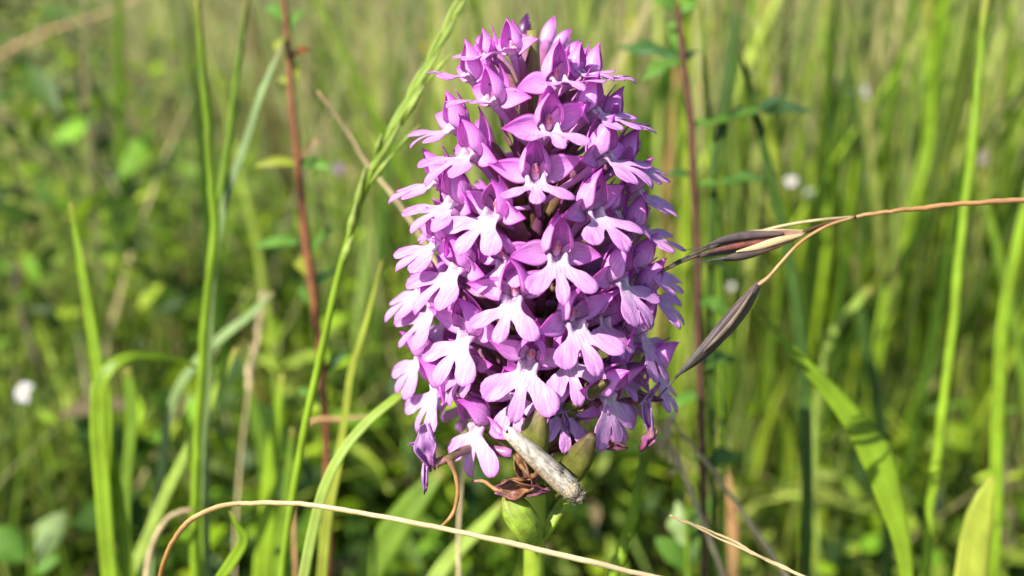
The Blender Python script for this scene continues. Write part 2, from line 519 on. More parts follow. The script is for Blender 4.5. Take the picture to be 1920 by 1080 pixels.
def meadow():
    # tall meadow grass
    n = 32000
    x, y, d = wedge(n, 0.42, 8.0, 1.2)
    z = hmap_np(x, y)
    dh = y - CAM.y
    topmax = np.where(dh < 0.55, CAM.z - dh * math.tan(R(20 + 2)), np.where(dh < 1.25, CAM.z - dh * math.tan(R(9.5)), 0.8)) - z
    H = np.minimum(rng.gamma(6, 0.045, n) + 0.06, np.maximum(0.05, topmax * rng.uniform(0.6, 1, n)))
    rightness = np.clip((x / np.maximum(d, .1)) * 1.3 + 0.5, 0, 1)
    near_r = (dh > 0.38) & (dh < 0.75) & (rng.random(n) < 0.16 * rightness + 0.01)
    H = np.where(near_r, rng.uniform(0.25, 0.5, n), H)
    pa = patch(x, y, 1.6, 1)
    keep = near_r | (rng.random(n) < np.maximum(0.22 + 0.63 * rightness, np.where(d > 1.1, 0.75, 0.3)) * np.clip(0.75 + 0.7 * pa, 0.15, 1))
    W_ = rng.gamma(3, 0.0015, n).clip(0.0012, 0.009) * (0.75 + 0.25 * d)
    W_ = np.where(d > 1.0, W_ * 0.55, W_)
    H = np.where(d > 1.25, H * 0.8, H)
    tint = mix_tint(n, (0.66, 0.08, 0.26), (GREENS, STRAWS, PALES))
    far = np.clip((d - 0.95) / 0.35, 0, 1) * np.clip(0.85 + 0.4 * patch(x, y, 0.9, 4), 0, 1)
    swap = rng.random(n) < far * 0.95
    tint[swap] = mix_tint(int(swap.sum()), (0.16, 0.42, 0.42), (GREENS, STRAWS, PALES))
    tint *= np.clip(1.0 + 0.65 * patch(x, y, 2.9, 7), 0.35, 1.6)[:, None]
    dry = (d > 0.95) & (rng.random(n) < 0.35)
    tint[dry] = STRAWS[rng.integers(0, 3, int(dry.sum()))] * rng.uniform(0.85, 1.3, (int(dry.sum()), 1))
    V, F, T = blades_np(x[keep], y[keep], z[keep], H[keep], W_[keep], (rng.normal(0, 0.2, n).clip(-0.35, 0.35) * np.where(d > 0.95, 2.6, 1.0))[keep], rng.uniform(0, 6.28, n)[keep],
                        np.where(near_r, 0.15, np.abs(rng.normal(0, 0.5, n)).clip(0, 1.1))[keep], tint[keep])
    o = link('grass', big_mesh('grass', V, F, T, M['stuff_grass']))
    tag(o, 'blurred mass of green and straw meadow grass behind the orchid', 'grass', kind='stuff')
    # fine thin blades tangled through the taller grass
    n = 6000
    x, y, d = wedge(n, 0.42, 1.3, 1.1)
    dh = y - CAM.y
    z = hmap_np(x, y)
    H = np.maximum(0.05, (np.where(dh < 0.5, CAM.z - dh * math.tan(R(21)), CAM.z - dh * math.tan(R(9))) - z) * rng.uniform(0.5, 1.1, n))
    V, F, T = blades_np(x, y, z, H, rng.uniform(0.0007, 0.0018, n), rng.normal(0, 0.35, n).clip(-0.6, 0.6), rng.uniform(0, 6.28, n), np.abs(rng.normal(0, 0.4, n)).clip(0, 0.9),
                        mix_tint(n, (0.6, 0.12, 0.28), (GREENS, STRAWS, PALES)), seg=4)
    o = link('fine_grass', big_mesh('fine_grass', V, F, T, M['stuff_grass']))
    tag(o, 'blurred tangle of hair-thin green grass behind the orchid', 'grass', kind='stuff')
    # fallen straw caught between the living blades
    n = 1500
    x, y, d = wedge(n, 0.62, 3.0, 1.2)
    V, F, T = blades_np(x, y, hmap_np(x, y) + rng.uniform(0.0, 0.22, n) * np.clip((d - 0.35) * 2, 0, 1), rng.uniform(0.03, 0.12, n), rng.uniform(0.001, 0.003, n) * (0.8 + 0.2 * d),
                        rng.normal(0, 1.1, n), rng.uniform(0, 6.28, n), rng.normal(0, 0.6, n), mix_tint(n, (0.0, 1.0, 0.25), (GREENS, STRAWS, PALES)) * 0.8, seg=4)
    o = link('thatch', big_mesh('thatch', V, F, T, M['stuff_grass']))
    tag(o, 'tangle of fallen dry straw between the meadow grasses', 'straw', kind='stuff')
    # short turf round the orchid and under everything
    n = 9000
    x = rng.uniform(-0.9, 0.9, n); y = rng.uniform(-0.25, 0.7, n)
    dh = y - CAM.y
    ok = (dh > 0.09) | (rng.random(n) < 0.5)
    H = np.minimum(rng.uniform(0.03, 0.16, n), np.maximum(0.03, CAM.z - np.maximum(dh, 0.02) * math.tan(R(41)) - 0.02))
    H = np.where(dh < 0.05, np.minimum(H, 0.12), H)
    tint = mix_tint(n, (0.75, 0.12, 0.13), (GREENS, STRAWS, PALES))
    V, F, T = blades_np(x[ok], y[ok], hmap_np(x, y)[ok], H[ok], rng.uniform(0.001, 0.003, n)[ok], rng.normal(0, 0.25, n)[ok], rng.uniform(0, 6.28, n)[ok],
                        np.abs(rng.normal(0, 0.5, n))[ok], tint[ok], seg=4)
    o = link('turf', big_mesh('turf', V, F, T, M['stuff_grass']))
    tag(o, 'short dense turf of green blades on the meadow soil', 'turf', kind='stuff')
    # leafy herbs: clumps of small leaves on arching shoots
    nc = 900
    cx, cy, cd = wedge(nc, 0.36, 5.0, 1.05)
    per = 66
    C, Dv, Nn, Ls, Ws, Tn = [], [], [], [], [], []
    KIND = np.array([(0.05, 0.105, 0.008), (0.09, 0.17, 0.010), (0.022, 0.052, 0.007), (0.18, 0.28, 0.016), (0.04, 0.085, 0.015), (0.20, 0.27, 0.03), (0.018, 0.042, 0.007)])
    for i in range(nc):
        lat = cx[i] / cd[i]
        if rng.random() < np.clip(0.25 + 1.3 * lat, 0.0, 0.62):
            continue
        if patch(cx[i], cy[i], 2.2, 3) < -0.28 and cd[i] < 1.6:
            continue
        if cd[i] > 1.3 and rng.random() < 0.45:
            continue
        k = per if cd[i] < 2 else 46
        dh = cy[i] - CAM.y
        shrub = lat < -0.46 and rng.random() < 0.7
        ceil_ = 0.42 if shrub and dh > 0.4 else (CAM.z - dh * math.tan(R(18 if lat < 0 else 22)) if dh < 0.55 else (CAM.z - dh * math.tan(R(9)) if dh < 1.3 else 0.24))
        hmax = max(0.05, min(0.42, ceil_))
        hc = hmax * rng.uniform(0.4, 1.0)
        rad = rng.uniform(0.03, 0.10) * (0.7 + 0.35 * cd[i])
        r = rad * np.sqrt(rng.random(k)); a = rng.uniform(0, 6.28, k)
        zz = hc * rng.random(k) ** 0.6 * (1 - 0.5 * (r / rad) ** 2)
        px, py = cx[i] + r * np.cos(a), cy[i] + r * np.sin(a)
        C.append(np.stack([px, py, hmap_np(px, py) + zz], 1))
        aa = a + rng.normal(0, 0.9, k)
        Dv.append(np.stack([np.cos(aa), np.sin(aa), rng.normal(0.2, 0.6, k)], 1))
        Nn.append(np.stack([rng.normal(0, 0.7, k) - 0.25, rng.normal(0, 0.7, k) - 0.25, np.ones(k) * 0.8], 1))
        s = rng.uniform(0.009, 0.032) * (0.8 + 0.25 * cd[i])
        if cd[i] < 0.85:
            s *= 0.75 if lat > -0.1 else 0.95
        l = s * rng.uniform(0.6, 1.5, k)
        Ls.append(l); Ws.append(l * rng.uniform(0.16, 0.55))
        t_ = np.repeat(KIND[rng.choice([2, 6, 0, 2]) if shrub else rng.integers(0, 7)][None], k, 0)
        br = rng.random(k) < (0.17 if cd[i] < 1.0 and lat > -0.1 else 0.26)
        t_[br] = np.array([(0.26, 0.42, 0.015), (0.34, 0.46, 0.025), (0.18, 0.36, 0.025)])[rng.integers(0, 3, int(br.sum()))]
        t_ = t_ * rng.uniform(0.7, 1.3, (k, 1))
        dead = rng.random(k) < 0.012
        t_[dead] = np.array([(0.40, 0.30, 0.16)]) * rng.uniform(.6, 1.2, (int(dead.sum()), 1))
        Tn.append(t_)
    V, F, T = leaves_np(np.vstack(C), np.vstack(Dv), np.vstack(Nn), np.concatenate(Ls), np.concatenate(Ws), np.vstack(Tn))
    o = link('ground_cover', big_mesh('ground_cover', V, F, T, M['stuff_grass']))
    tag(o, 'blurred leafy green herbs covering the ground between the grasses', 'ground cover', kind='stuff')
meadow()

# ------------------------------------------------------------------ orchid
AX = Vector((0, math.sin(R(8)), math.cos(R(8))))            # spike axis leans slightly back
def axis_pt(h):                                             # h metres along the axis from P0, the top curves a touch
    return P0 + AX * h + Vector((-0.0006 * max(0, h / 0.03) ** 2, 0, 0))
ENV_H = [-30, -24, -17, -9.5, 2, 14, 20.5, 25, 29, 32.5, 36]
ENV_R = [9.2, 12.4, 14.6, 14.8, 13.9, 11.7, 9.4, 6.7, 4.2, 2.8, 1.0]
def env(h):
    h = h / MM
    if h <= ENV_H[0]:
        return ENV_R[0] * MM
    if h >= ENV_H[-1]:
        return ENV_R[-1] * MM
    return float(np.interp(h, ENV_H, ENV_R)) * MM
ELEV_H = [-28, -20, -10, 0, 12, 22, 30, 36]
ELEV_E = [-24, -17, -9, -3, 1, 6, 16, 40]

def on_spike(px, py):
    d = (at(px, py, 1.0) - CAM)
    best, bp = 1e9, None
    s = 0.095
    while s < 0.15:
        p = CAM + d * s
        h = (p - P0).dot(AX)
        q = p - axis_pt(h)
        q -= AX * q.dot(AX)
        v = q.length - env(h)
        if v <= 0:
            return p
        if v < best:
            best, bp = v, p
        s += 0.0002
    return bp

ORCHID = empty('orchid', (0, 0, 0))
tag(ORCHID, 'pyramidal orchid with a dense spike of magenta-pink flowers on a green stem', 'orchid')

# --- shapes of one flower, in metres; x right, y outwards, z up
def lip_mesh(seed):
    r = random.Random(seed)
    la = R(r.uniform(47, 60)); lb = R(r.uniform(47, 60))
    ll, lr = r.uniform(4.9, 5.6), r.uniform(4.9, 5.6)
    ml = r.uniform(4.6, 5.4)
    mw = r.uniform(0.8, 1.3)
    lw = r.uniform(1.3, 1.6)
    c = Vector((0, 2.5))
    def lateral(sg, ang, ln, flip):
        dx = Vector((math.sin(ang) * sg, math.cos(ang)))
        pn = Vector((dx.y * sg, -dx.x * sg))        # outer side
        b = c + Vector((0.25 * sg, 0))
        w_ = lw
        o = [b + dx * ln * 0.26 + pn * w_ * 0.78, b + dx * ln * 0.55 + pn * w_ * 0.98, b + dx * ln * 0.80 + pn * w_ * 0.92, b + dx * ln * 0.95 + pn * w_ * 0.55,
             b + dx * ln, b + dx * ln * 0.98 - pn * w_ * 0.50, b + dx * ln * 0.85 - pn * w_ * 0.90, b + dx * ln * 0.62 - pn * w_ * 0.95, b + dx * ln * 0.42 - pn * w_ * 0.72]
        return o
    Rr = lateral(1, la, lr, 0)
    Ll = lateral(-1, lb, ll, 1)
    notchR = c + Vector((math.sin(la * .47), math.cos(la * .47))) * r.uniform(1.55, 2.0)
    notchL = c + Vector((-math.sin(lb * .47), math.cos(lb * .47))) * r.uniform(1.55, 2.0)
    tipn = r.uniform(-0.1, 0.5)
    mid = [c + Vector((mw * 0.80, ml * 0.50)), c + Vector((mw, ml * 0.72)), c + Vector((mw * 0.86, ml * 0.90)), c + Vector((mw * 0.42, ml * 0.99)), c + Vector((0, ml * (1 + 0.07 * tipn))),
           c + Vector((-mw * 0.42, ml * 0.99)), c + Vector((-mw * 0.86, ml * 0.90)), c + Vector((-mw, ml * 0.72)), c + Vector((-mw * 0.80, ml * 0.50))]
    base = [Vector((-1.30, 1.75)), Vector((-1.35, 1.0)), Vector((-1.15, 0.3)), Vector((-0.6, -0.1)), Vector((0, -0.15)),
            Vector((0.6, -0.1)), Vector((1.15, 0.3)), Vector((1.35, 1.0)), Vector((1.30, 1.75))]
    loop = base + Rr + [notchR] + mid + [notchL] + list(reversed(Ll))
    P = [Vector((q.x, q.y, 0)) for q in loop]
    n0 = len(P)
    O = []
    for i in range(n0):
        a, b, c2, d = P[(i - 1) % n0], P[i], P[(i + 1) % n0], P[(i + 2) % n0]
        for t in (0, 0.34, 0.67):
            O.append(0.5 * ((2 * b) + (c2 - a) * t + (2 * a - 5 * b + 4 * c2 - d) * t * t + (3 * b - a - 3 * c2 + d) * t ** 3))
    n = len(O)
    rings = 11
    droop = r.uniform(0.012, 0.040)
    side = r.uniform(0.006, 0.030)
    ph = r.uniform(0, 6)
    twl = r.uniform(-0.06, 0.06)
    cl, cr_, cm = r.uniform(-0.06, 0.05), r.uniform(-0.06, 0.05), r.uniform(-0.14, 0.04)
    def Z(x, y):
        z = cl * max(0, -x - 1.8) ** 2 + cr_ * max(0, x - 1.8) ** 2 + cm * max(0, y - 4.6) ** 2 * max(0, 1 - abs(x) / 2)
        z += -droop * max(0, y - 1) ** 2 - side * max(0, abs(x) - 1.2) ** 2 + twl * x * max(0, y - 2.5) / 3
        for s in (-1, 1):       # the two raised plates by the spur mouth
            z += 1.15 * math.exp(-(((x - s * 1.0) / 0.38) ** 2 + ((y - 1.0) / 0.65) ** 2))
        z -= 0.35 * math.exp(-((x / 0.4) ** 2 + ((y - 0.3) / 1.2) ** 2))
        z += 0.10 * math.sin(1.7 * x + ph) * math.sin(1.3 * y + ph * 2) * min(1, max(0, y - 1))
        z += 0.05 * math.sin(4.5 * math.atan2(x, y - 1.0) * 3 + ph) * min(1, max(0, (y - 3) / 3))
        return z
    V, A, F = [], [], []
    cc = Vector((0, 2.5, 0))
    def put(q, f):
        V.append(Vector((q.x, q.y, Z(q.x, q.y))) * MM)
        rr = (Vector((q.x, q.y - 1.2))).length / 6.2
        A.append((min(1, rr), f, (math.atan2(q.x, q.y + 2.0)) * 0.9 + 2, 1))
    put(cc, 0)
    for k in range(1, rings + 1):
        f = k / rings
        for i in range(n):
            j = 1 + 0.012 * math.sin(i * 2.3 + ph) * (k == rings)
            put(cc + (O[i] - cc) * f * j, f)
    for i in range(n):
        F.append((0, 1 + i, 1 + (i + 1) % n))
    for k in range(rings - 1):
        for i in range(n):
            a = 1 + k * n + i; b = 1 + k * n + (i + 1) % n
            F.append((a, a + n, b + n, b))
    F = [tuple(reversed(f)) for f in F]
    V, F, A = sheet(V, F, A, 0.09 * MM)
    return mesh_from('lip', V, F, A, mat=M['lip'])

def hood_petal_mesh(seed, sg):
    """one half of the hood: part of an egg, open to the front, pointed at the top"""
    r = random.Random(seed)
    Lh = r.uniform(5.5, 6.2); wid = r.uniform(1.75, 2.0)
    open_ = R(r.uniform(132, 152))
    lean = R(r.uniform(22, 30))
    nt_, ns = 13, 12
    V, A, F = [], [], []
    for i in range(nt_):
        t = i / (nt_ - 1)
        rad = wid * (math.sin(math.pi * min(1, (t * 0.90 + 0.10)) ** 0.80)) ** 0.85 * (1 - 0.12 * t * t) if t < 1 else 0.02
        rad = max(rad, 0.02)
        for j in range(ns):
            s = j / (ns - 1)
            wrap = open_ * (1 - 0.25 * t ** 3) * min(1, 0.62 + t * 1.2)
            ps = R(-6) + s * (wrap + R(6))
            x = sg * math.sin(ps) * rad
            y = -math.cos(ps) * rad * 0.95 + 0.35
            z = 0.15 + t * Lh * (1 - 0.10 * s)
            y2 = y + z * math.tan(lean) * (0.55 + 0.45 * t) * 0.9 - 0.3
            z2 = z * math.cos(lean) + y * -0.25
            x += sg * 0.05 * math.sin(9 * t + seed) * s
            V.append(Vector((x, y2, z2)) * MM)
            A.append((t, max(abs(2 * s - 1) if s > .5 else 0, 0), s * 1.3 + 0.2 * sg + 1, 1))
    for i in range(nt_ - 1):
        for j in range(ns - 1):
            a = i * ns + j
            f = (a, a + 1, a + ns + 1, a + ns)
            F.append(f if sg < 0 else tuple(reversed(f)))
    V, F, A = sheet(V, F, A, 0.14 * MM)
    return mesh_from('hood_petal', V, F, A, mat=M['hood'])

def dorsal_mesh(seed):
    r = random.Random(seed + 99)
    Lh = r.uniform(6.0, 6.9); wid = r.uniform(1.85, 2.0)
    lean = R(r.uniform(23, 29))
    nt_, ns = 13, 9
    V, A, F = [], [], []
    for i in range(nt_):
        t = i / (nt_ - 1)
        hw = R(48) * (math.sin(math.pi * (0.16 + 0.84 * t ** 0.8))) ** 1.0 if t < 1 else 0.01
        for j in range(ns):
            s = j / (ns - 1) * 2 - 1
            ps = s * max(hw, 0.01)
            rad = wid * (0.55 + 0.45 * math.sin(math.pi * min(1, t * 0.8 + 0.15)))
            x = math.sin(ps) * rad
            y = -math.cos(ps) * rad + 0.25
            z = 0.05 + t * Lh
            y2 = y + z * math.tan(lean) * (0.55 + 0.40 * t) * 0.85 - 0.35
            z2 = z * math.cos(lean)
            V.append(Vector((x, y2, z2)) * MM)
            A.append((t, abs(s), s * 0.8 + 2, 1))
    for i in range(nt_ - 1):
        for j in range(ns - 1):
            a = i * ns + j
            F.append(tuple(reversed((a, a + 1, a + ns + 1, a + ns))))
    V, F, A = sheet(V, F, A, 0.14 * MM)
    return mesh_from('dorsal_sepal', V, F, A, mat=M['sepal'])

def sepal_mesh(seed, sg):
    """spreading side sepal, a pointed boat"""
    r = random.Random(seed + 31)
    Ls = r.uniform(5.4, 6.5); wd = r.uniform(1.45, 1.8)
    upk = r.uniform(0.05, 0.35); back = r.uniform(-0.15, 0.25)
    cup = r.uniform(0.25, 0.5)
    nt_, ns = 13, 8
    V, A, F = [], [], []
    tw = r.uniform(-0.5, 0.3)
    for i in range(nt_):
        t = i / (nt_ - 1)
        hw = wd * (math.sin(math.pi * (0.12 + 0.88 * t ** 0.72))) ** 1.0 if t < 1 else 0.03
        hw = max(hw, 0.03)
        for j in range(ns):
            s = j / (ns - 1) * 2 - 1
            ex = t * Ls
            n = cup * (s * s) * hw - 0.035 * ex * ex * back          # dish
            up = s * hw + upk * ex * 0.5 - 0.02 * ex * ex * 0.4
            an = tw * t
            u2, n2 = up * math.cos(an) - n * math.sin(an), up * math.sin(an) + n * math.cos(an)
            V.append(Vector((sg * (0.7 + ex * 0.95), -0.35 + n2 + ex * 0.10, 0.6 + u2)) * MM)
            A.append((t, abs(s), s + 2, 1))
    for i in range(nt_ - 1):
        for j in range(ns - 1):
            a = i * ns + j
            f = (a, a + 1, a + ns + 1, a + ns)
            F.append(f if sg > 0 else tuple(reversed(f)))
    V, F, A = sheet(V, F, A, 0.15 * MM)
    return mesh_from('side_sepal', V, F, A, mat=M['sepal'])

def column_mesh(seed):
    r = random.Random(seed)
    P = [(0, 0.0, 0.2), (0, 0.15, 0.8), (0, 0.5, 1.6), (0, 0.9, 2.1)]
    a = tube([Vector(p) * MM for p in P], [0.55 * MM, 0.6 * MM, 0.5 * MM, 0.2 * MM], n=10, sides=10, flat=0.8)
    return mesh_from('column', *a, mat=M['column'])

def pouch_mesh(seed):
    parts = []
    for s in (-1, 1):
        P = [(s * 0.22, 0.55, 0.9), (s * 0.30, 0.70, 1.3), (s * 0.16, 0.85, 1.75)]
        parts.append(tube([Vector(p) * MM for p in P], [0.1 * MM, 0.2 * MM, 0.1 * MM], n=8, sides=7))
    return mesh_from('pollen_pouch', *merge(*parts), mat=M['pollinia'])

def spur_mesh(seed):
    r = random.Random(seed)
    k = r.uniform(-2, 2)
    P = [(0, 0.3, 0.0), (0.1 * k, -2.0, -1.8), (0.35 * k, -5.2, -4.2 + 0.3 * k), (0.8 * k, -8.6, -5.6), (1.2 * k, -11.5, -5.8)]
    a = tube([Vector(p) * MM for p in P], [0.75 * MM, 0.50 * MM, 0.42 * MM, 0.40 * MM, 0.30 * MM], n=18, sides=8)
    return mesh_from('spur', *a, mat=M['spur'])

def bract_mesh(seed):
    r = random.Random(seed)
    nt_, ns = 10, 5
    V, A, F = [], [], []
    Lb = r.uniform(8, 11)
    for i in range(nt_):
        t = i / (nt_ - 1)
        hw = 1.15 * (1 - t) ** 0.8 * min(1, 0.6 + t * 3) + 0.03
        for j in range(ns):
            s = j / (ns - 1) * 2 - 1
            V.append(Vector((s * hw, t * Lb * 0.92, t * t * Lb * 0.35 + 0.45 * s * s * hw)) * MM)
            A.append((t, abs(s), s + 2, 1))
    for i in range(nt_ - 1):
        for j in range(ns - 1):
            a = i * ns + j
            F.append((a, a + 1, a + ns + 1, a + ns))
    V, F, A = sheet(V, F, A, 0.12 * MM)
    return mesh_from('bract', V, F, A, mat=M['bract'])

NV = 12
LIPS = [lip_mesh(i * 3 + 1) for i in range(NV)]
HPL = [hood_petal_mesh(i, -1) for i in range(NV)]
HPR = [hood_petal_mesh(i, 1) for i in range(NV)]
DOR = [dorsal_mesh(i) for i in range(NV)]
SEL = [sepal_mesh(i, -1) for i in range(NV)]
SER = [sepal_mesh(i + 5, 1) for i in range(NV)]
COL = [column_mesh(i) for i in range(2)]
POU = [pouch_mesh(i) for i in range(2)]
SPU = [spur_mesh(i) for i in range(5)]
BRA = [bract_mesh(i) for i in range(5)]

def rotx(a): return Matrix.Rotation(a, 4, 'X')
def roty(a): return Matrix.Rotation(a, 4, 'Y')
def rotz(a): return Matrix.Rotation(a, 4, 'Z')

FL = []
def flower(p, roll=0, yaw=0, pitch=0, scale=1.0, v=None, lip=24, closed=False, rad_dir=None):
    h = (p - P0).dot(AX)
    q = p - axis_pt(h); q -= AX * q.dot(AX)
    n = q.normalized()
    n = Quaternion(AX, R(yaw + 13 * n.x * (1 if n.y < 0 else 0.3) * (1 - abs(n.x) * 0.6) * 1.6)) @ n
    if n.y < 0.35:
        az = math.atan2(n.dot(Vector((1, 0, 0))), -n.y)
        lim = R(54) if az < 0 else R(64)
        if abs(az) > lim:
            n = Quaternion(AX, (math.copysign(lim + (abs(az) - lim) * 0.35, az) - az)) @ n
    e = R(float(np.interp(h / MM, ELEV_H, ELEV_E)) + pitch)
    Fd = n * math.cos(e) + AX * math.sin(e)
    U = AX * math.cos(e) - n * math.sin(e)
    X = Fd.cross(U)
    rot = Matrix((X, Fd, U)).transposed().to_4x4()
    scale *= float(np.interp(h / MM, [8, 18, 26, 32], [1, 0.97, 0.9, 0.8]))
    mw = Matrix.Translation(p) @ rot @ roty(R(roll)) @ Matrix.Scale(scale * 1.04, 4)
    k = len(FL) if v is None else v
    f = empty('flower', parent=ORCHID)
    lip += float(np.interp(h / MM, [-28, -12, 0, 8, 16, 24, 32], [8, 2, -2, -8, -15, -20, -18]))
    f.matrix_local = mw
    rr = random.Random(k * 17 + 3)
    if closed:
        sq = Matrix.Diagonal((0.72, 0.72, 0.95, 1))
    else:
        sq = Matrix.Identity(4)
    if not closed:
        link('lip', LIPS[k % NV], f, rotx(R(-lip + rr.uniform(-4, 4))) @ rotz(R(rr.uniform(-5, 5))))
        link('column', COL[k % 2], f)
        link('pollen_pouch', POU[k % 2], f)
    link('hood_petal', HPL[(k * 3) % NV], f, sq)
    link('hood_petal', HPR[(k * 3) % NV], f, sq)
    link('dorsal_sepal', DOR[(k * 5) % NV], f, sq @ rotx(R(rr.uniform(-4, 8))))
    if closed:
        link('side_sepal', SEL[k % NV], f, roty(R(55)) @ rotz(R(-25)))
        link('side_sepal', SER[k % NV], f, roty(R(-55)) @ rotz(R(25)))
    else:
        link('side_sepal', SEL[(k * 2) % NV], f, roty(R(rr.uniform(-12, 24))) @ rotz(R(rr.uniform(-22, 10))))
        link('side_sepal', SER[(k * 2 + 1) % NV], f, roty(R(rr.uniform(-24, 12))) @ rotz(R(rr.uniform(-10, 22))))
    link('spur', SPU[k % 5], f, rotz(R(rr.uniform(-22, 22))))
    # ovary: from the stem outwards and up to the back of the flower, in the orchid's own space
    inv = mw.inverted()
    drop = 0.010 if h > -0.02 else 0.008
    a0 = axis_pt(h - drop) + n * 0.0012
    back = p - Fd * 0.0010
    mid1 = a0.lerp(back, 0.38) + AX * 0.0008 - n * 0.0004
    mid2 = a0.lerp(back, 0.75) + AX * 0.0014
    r0 = 0.00105 * scale
    tb = tube([inv @ q_ for q_ in (a0, mid1, mid2, back)], [0.0007, r0 * 1.05, r0 * 1.2, 0.0007], n=14, sides=8, wob=0.06)
    link('ovary', mesh_from('ovary', *tb, mat=M['ovary']), f)
    # bract beneath it
    bd = (back - a0).normalized()
    bu = (AX - bd * AX.dot(bd)).normalized()
    bx = bd.cross(bu)
    bm = Matrix((bx, bd, bu)).transposed().to_4x4()
    link('bract', BRA[k % 5], f, inv @ Matrix.Translation(a0 - bu * 0.0016 + bd * 0.001) @ bm @ roty(R(rr.uniform(-25, 25))))
    FL.append((p, n))
    return f

# flowers that the photo shows: throat pixel, roll, yaw, pitch, scale, variant, lip angle
SHOW = [
    (953, 102, 6, 0, 0, .85, 0, 22),
    (896, 108, -8, 0, 0, .75, 3, 30),
    (868, 150, -6, 0, 0, .95, 1, 18),
    (920, 195, -6, -8, 0, .95, 2, 20),
    (1046, 158, 2, 0, 0, 1.0, 4, 20),
    (1090, 140, 8, 0, 0, .8, 5, 25),
    (1126, 148, 6, 14, 0, .85, 6, 25),
    (1030, 246, 0, 0, 0, 1.0, 1, 22),
    (1116, 214, 10, 10, 0, .95, 3, 26),
    (1160, 228, 6, 10, 0, .9, 0, 26),
    (842, 246, -6, 0, 0, .95, 5, 20),
    (880, 292, -6, -6, 0, 1.0, 2, 22),
    (1136, 298, 8, 10, 0, 1.0, 6, 26),
    (1184, 305, 6, 6, 0, .95, 4, 24),
    (1004, 338, 2, 0, 0, 1.0, 3, 24),
    (812, 345, -6, -6, 0, .95, 0, 20),
    (850, 382, -12, -8, 0, 1.0, 6, 22),
    (928, 400, -22, -12, -6, 1.0, 1, 30),
    (1113, 398, 6, 4, 0, 1.0, 5, 24),
    (1200, 362, 6, 8, 0, .95, 2, 20),
    (1202, 432, 8, 8, 8, .95, 0, 22),
    (822, 456, -6, -6, 0, 1.0, 4, 22),
    (1045, 480, 0, 0, 0, 1.0, 2, 24),
    (862, 505, -8, -4, 0, 1.05, 3, 24),
    (1160, 525, 10, 6, 0, 1.0, 1, 28),
    (1212, 500, 6, 8, 4, .95, 6, 20),
    (964, 556, -2, 0, 0, 1.0, 0, 26),
    (790, 540, -6, -4, 0, .95, 5, 22),
    (1222, 548, 8, 4, 0, .95, 3, 24),
    (1075, 602, 6, 4, 0, 1.05, 4, 28),
    (880, 626, -8, -4, 0, 1.05, 6, 26),
    (816, 580, -8, -6, 0, 1.0, 2, 24),
    (1200, 622, 10, 8, 0, 1.05, 0, 34),
    (788, 664, -8, -4, -6, .95, 1, 26),
    (822, 722, -8, -4, -2, 1.0, 5, 28),
    (994, 674, -10, -4, -6, 1.0, 3, 36),
    (898, 790, -2, 0, -6, 1.0, 4, 32),
    (1136, 734, 8, 4, -8, 1.05, 2, 40),
    (1232, 690, 8, 8, -4, .95, 6, 30),
]
for (px, py, roll, yaw, pitch, s, v, lp) in SHOW:
    px = 1005 + (px - 1005) * float(np.interp(py, [60, 180, 350, 700], [0.80, 0.87, 0.92, 0.95]))
    flower(on_spike(px, py), roll, yaw, pitch, s, None, lp)

# flowers on the far side of the spike, in the same spiral spacing
def back_flowers():
    k = 0
    hh = -0.024
    ang = 0.0
    tries = 0
    while hh < 0.026 and tries < 400:
        tries += 1
        ang += R(137.5)
        hh += 0.00042
        r = env(hh) * 0.92
        e1 = Vector((1, 0, 0)); e2 = AX.cross(e1)
        n = e1 * math.cos(ang) + e2 * math.sin(ang)
        if n.y < 0.12:
            continue
        p = axis_pt(hh) + n * r
        if min((p - q).length for q, _ in FL) < 0.0066:
            continue
        flower(p, random.uniform(-10, 10), random.uniform(-8, 8), 0, random.uniform(.9, 1.02), None, random.uniform(20, 30))
back_flowers()

# smaller half-hidden flowers that fill the spaces of the shown side
def fill_flowers():
    r = random.Random(21)
    for _ in range(3000):
        hh = r.uniform(-0.020, 0.022)
        an = r.uniform(0, 2 * math.pi)
        e1 = Vector((1, 0, 0)); e2 = AX.cross(e1)
        n = e1 * math.cos(an) + e2 * math.sin(an)
        if n.y > 0.1:
            continue
        p = axis_pt(hh) + n * env(hh) * 0.84
        if min((p - q).length for q, _ in FL) < 0.0053:
            continue
        flower(p, r.uniform(-16, 16), r.uniform(-12, 12), r.uniform(-4, 6), r.uniform(0.78, 0.9), None, r.uniform(14, 28))
fill_flowers()

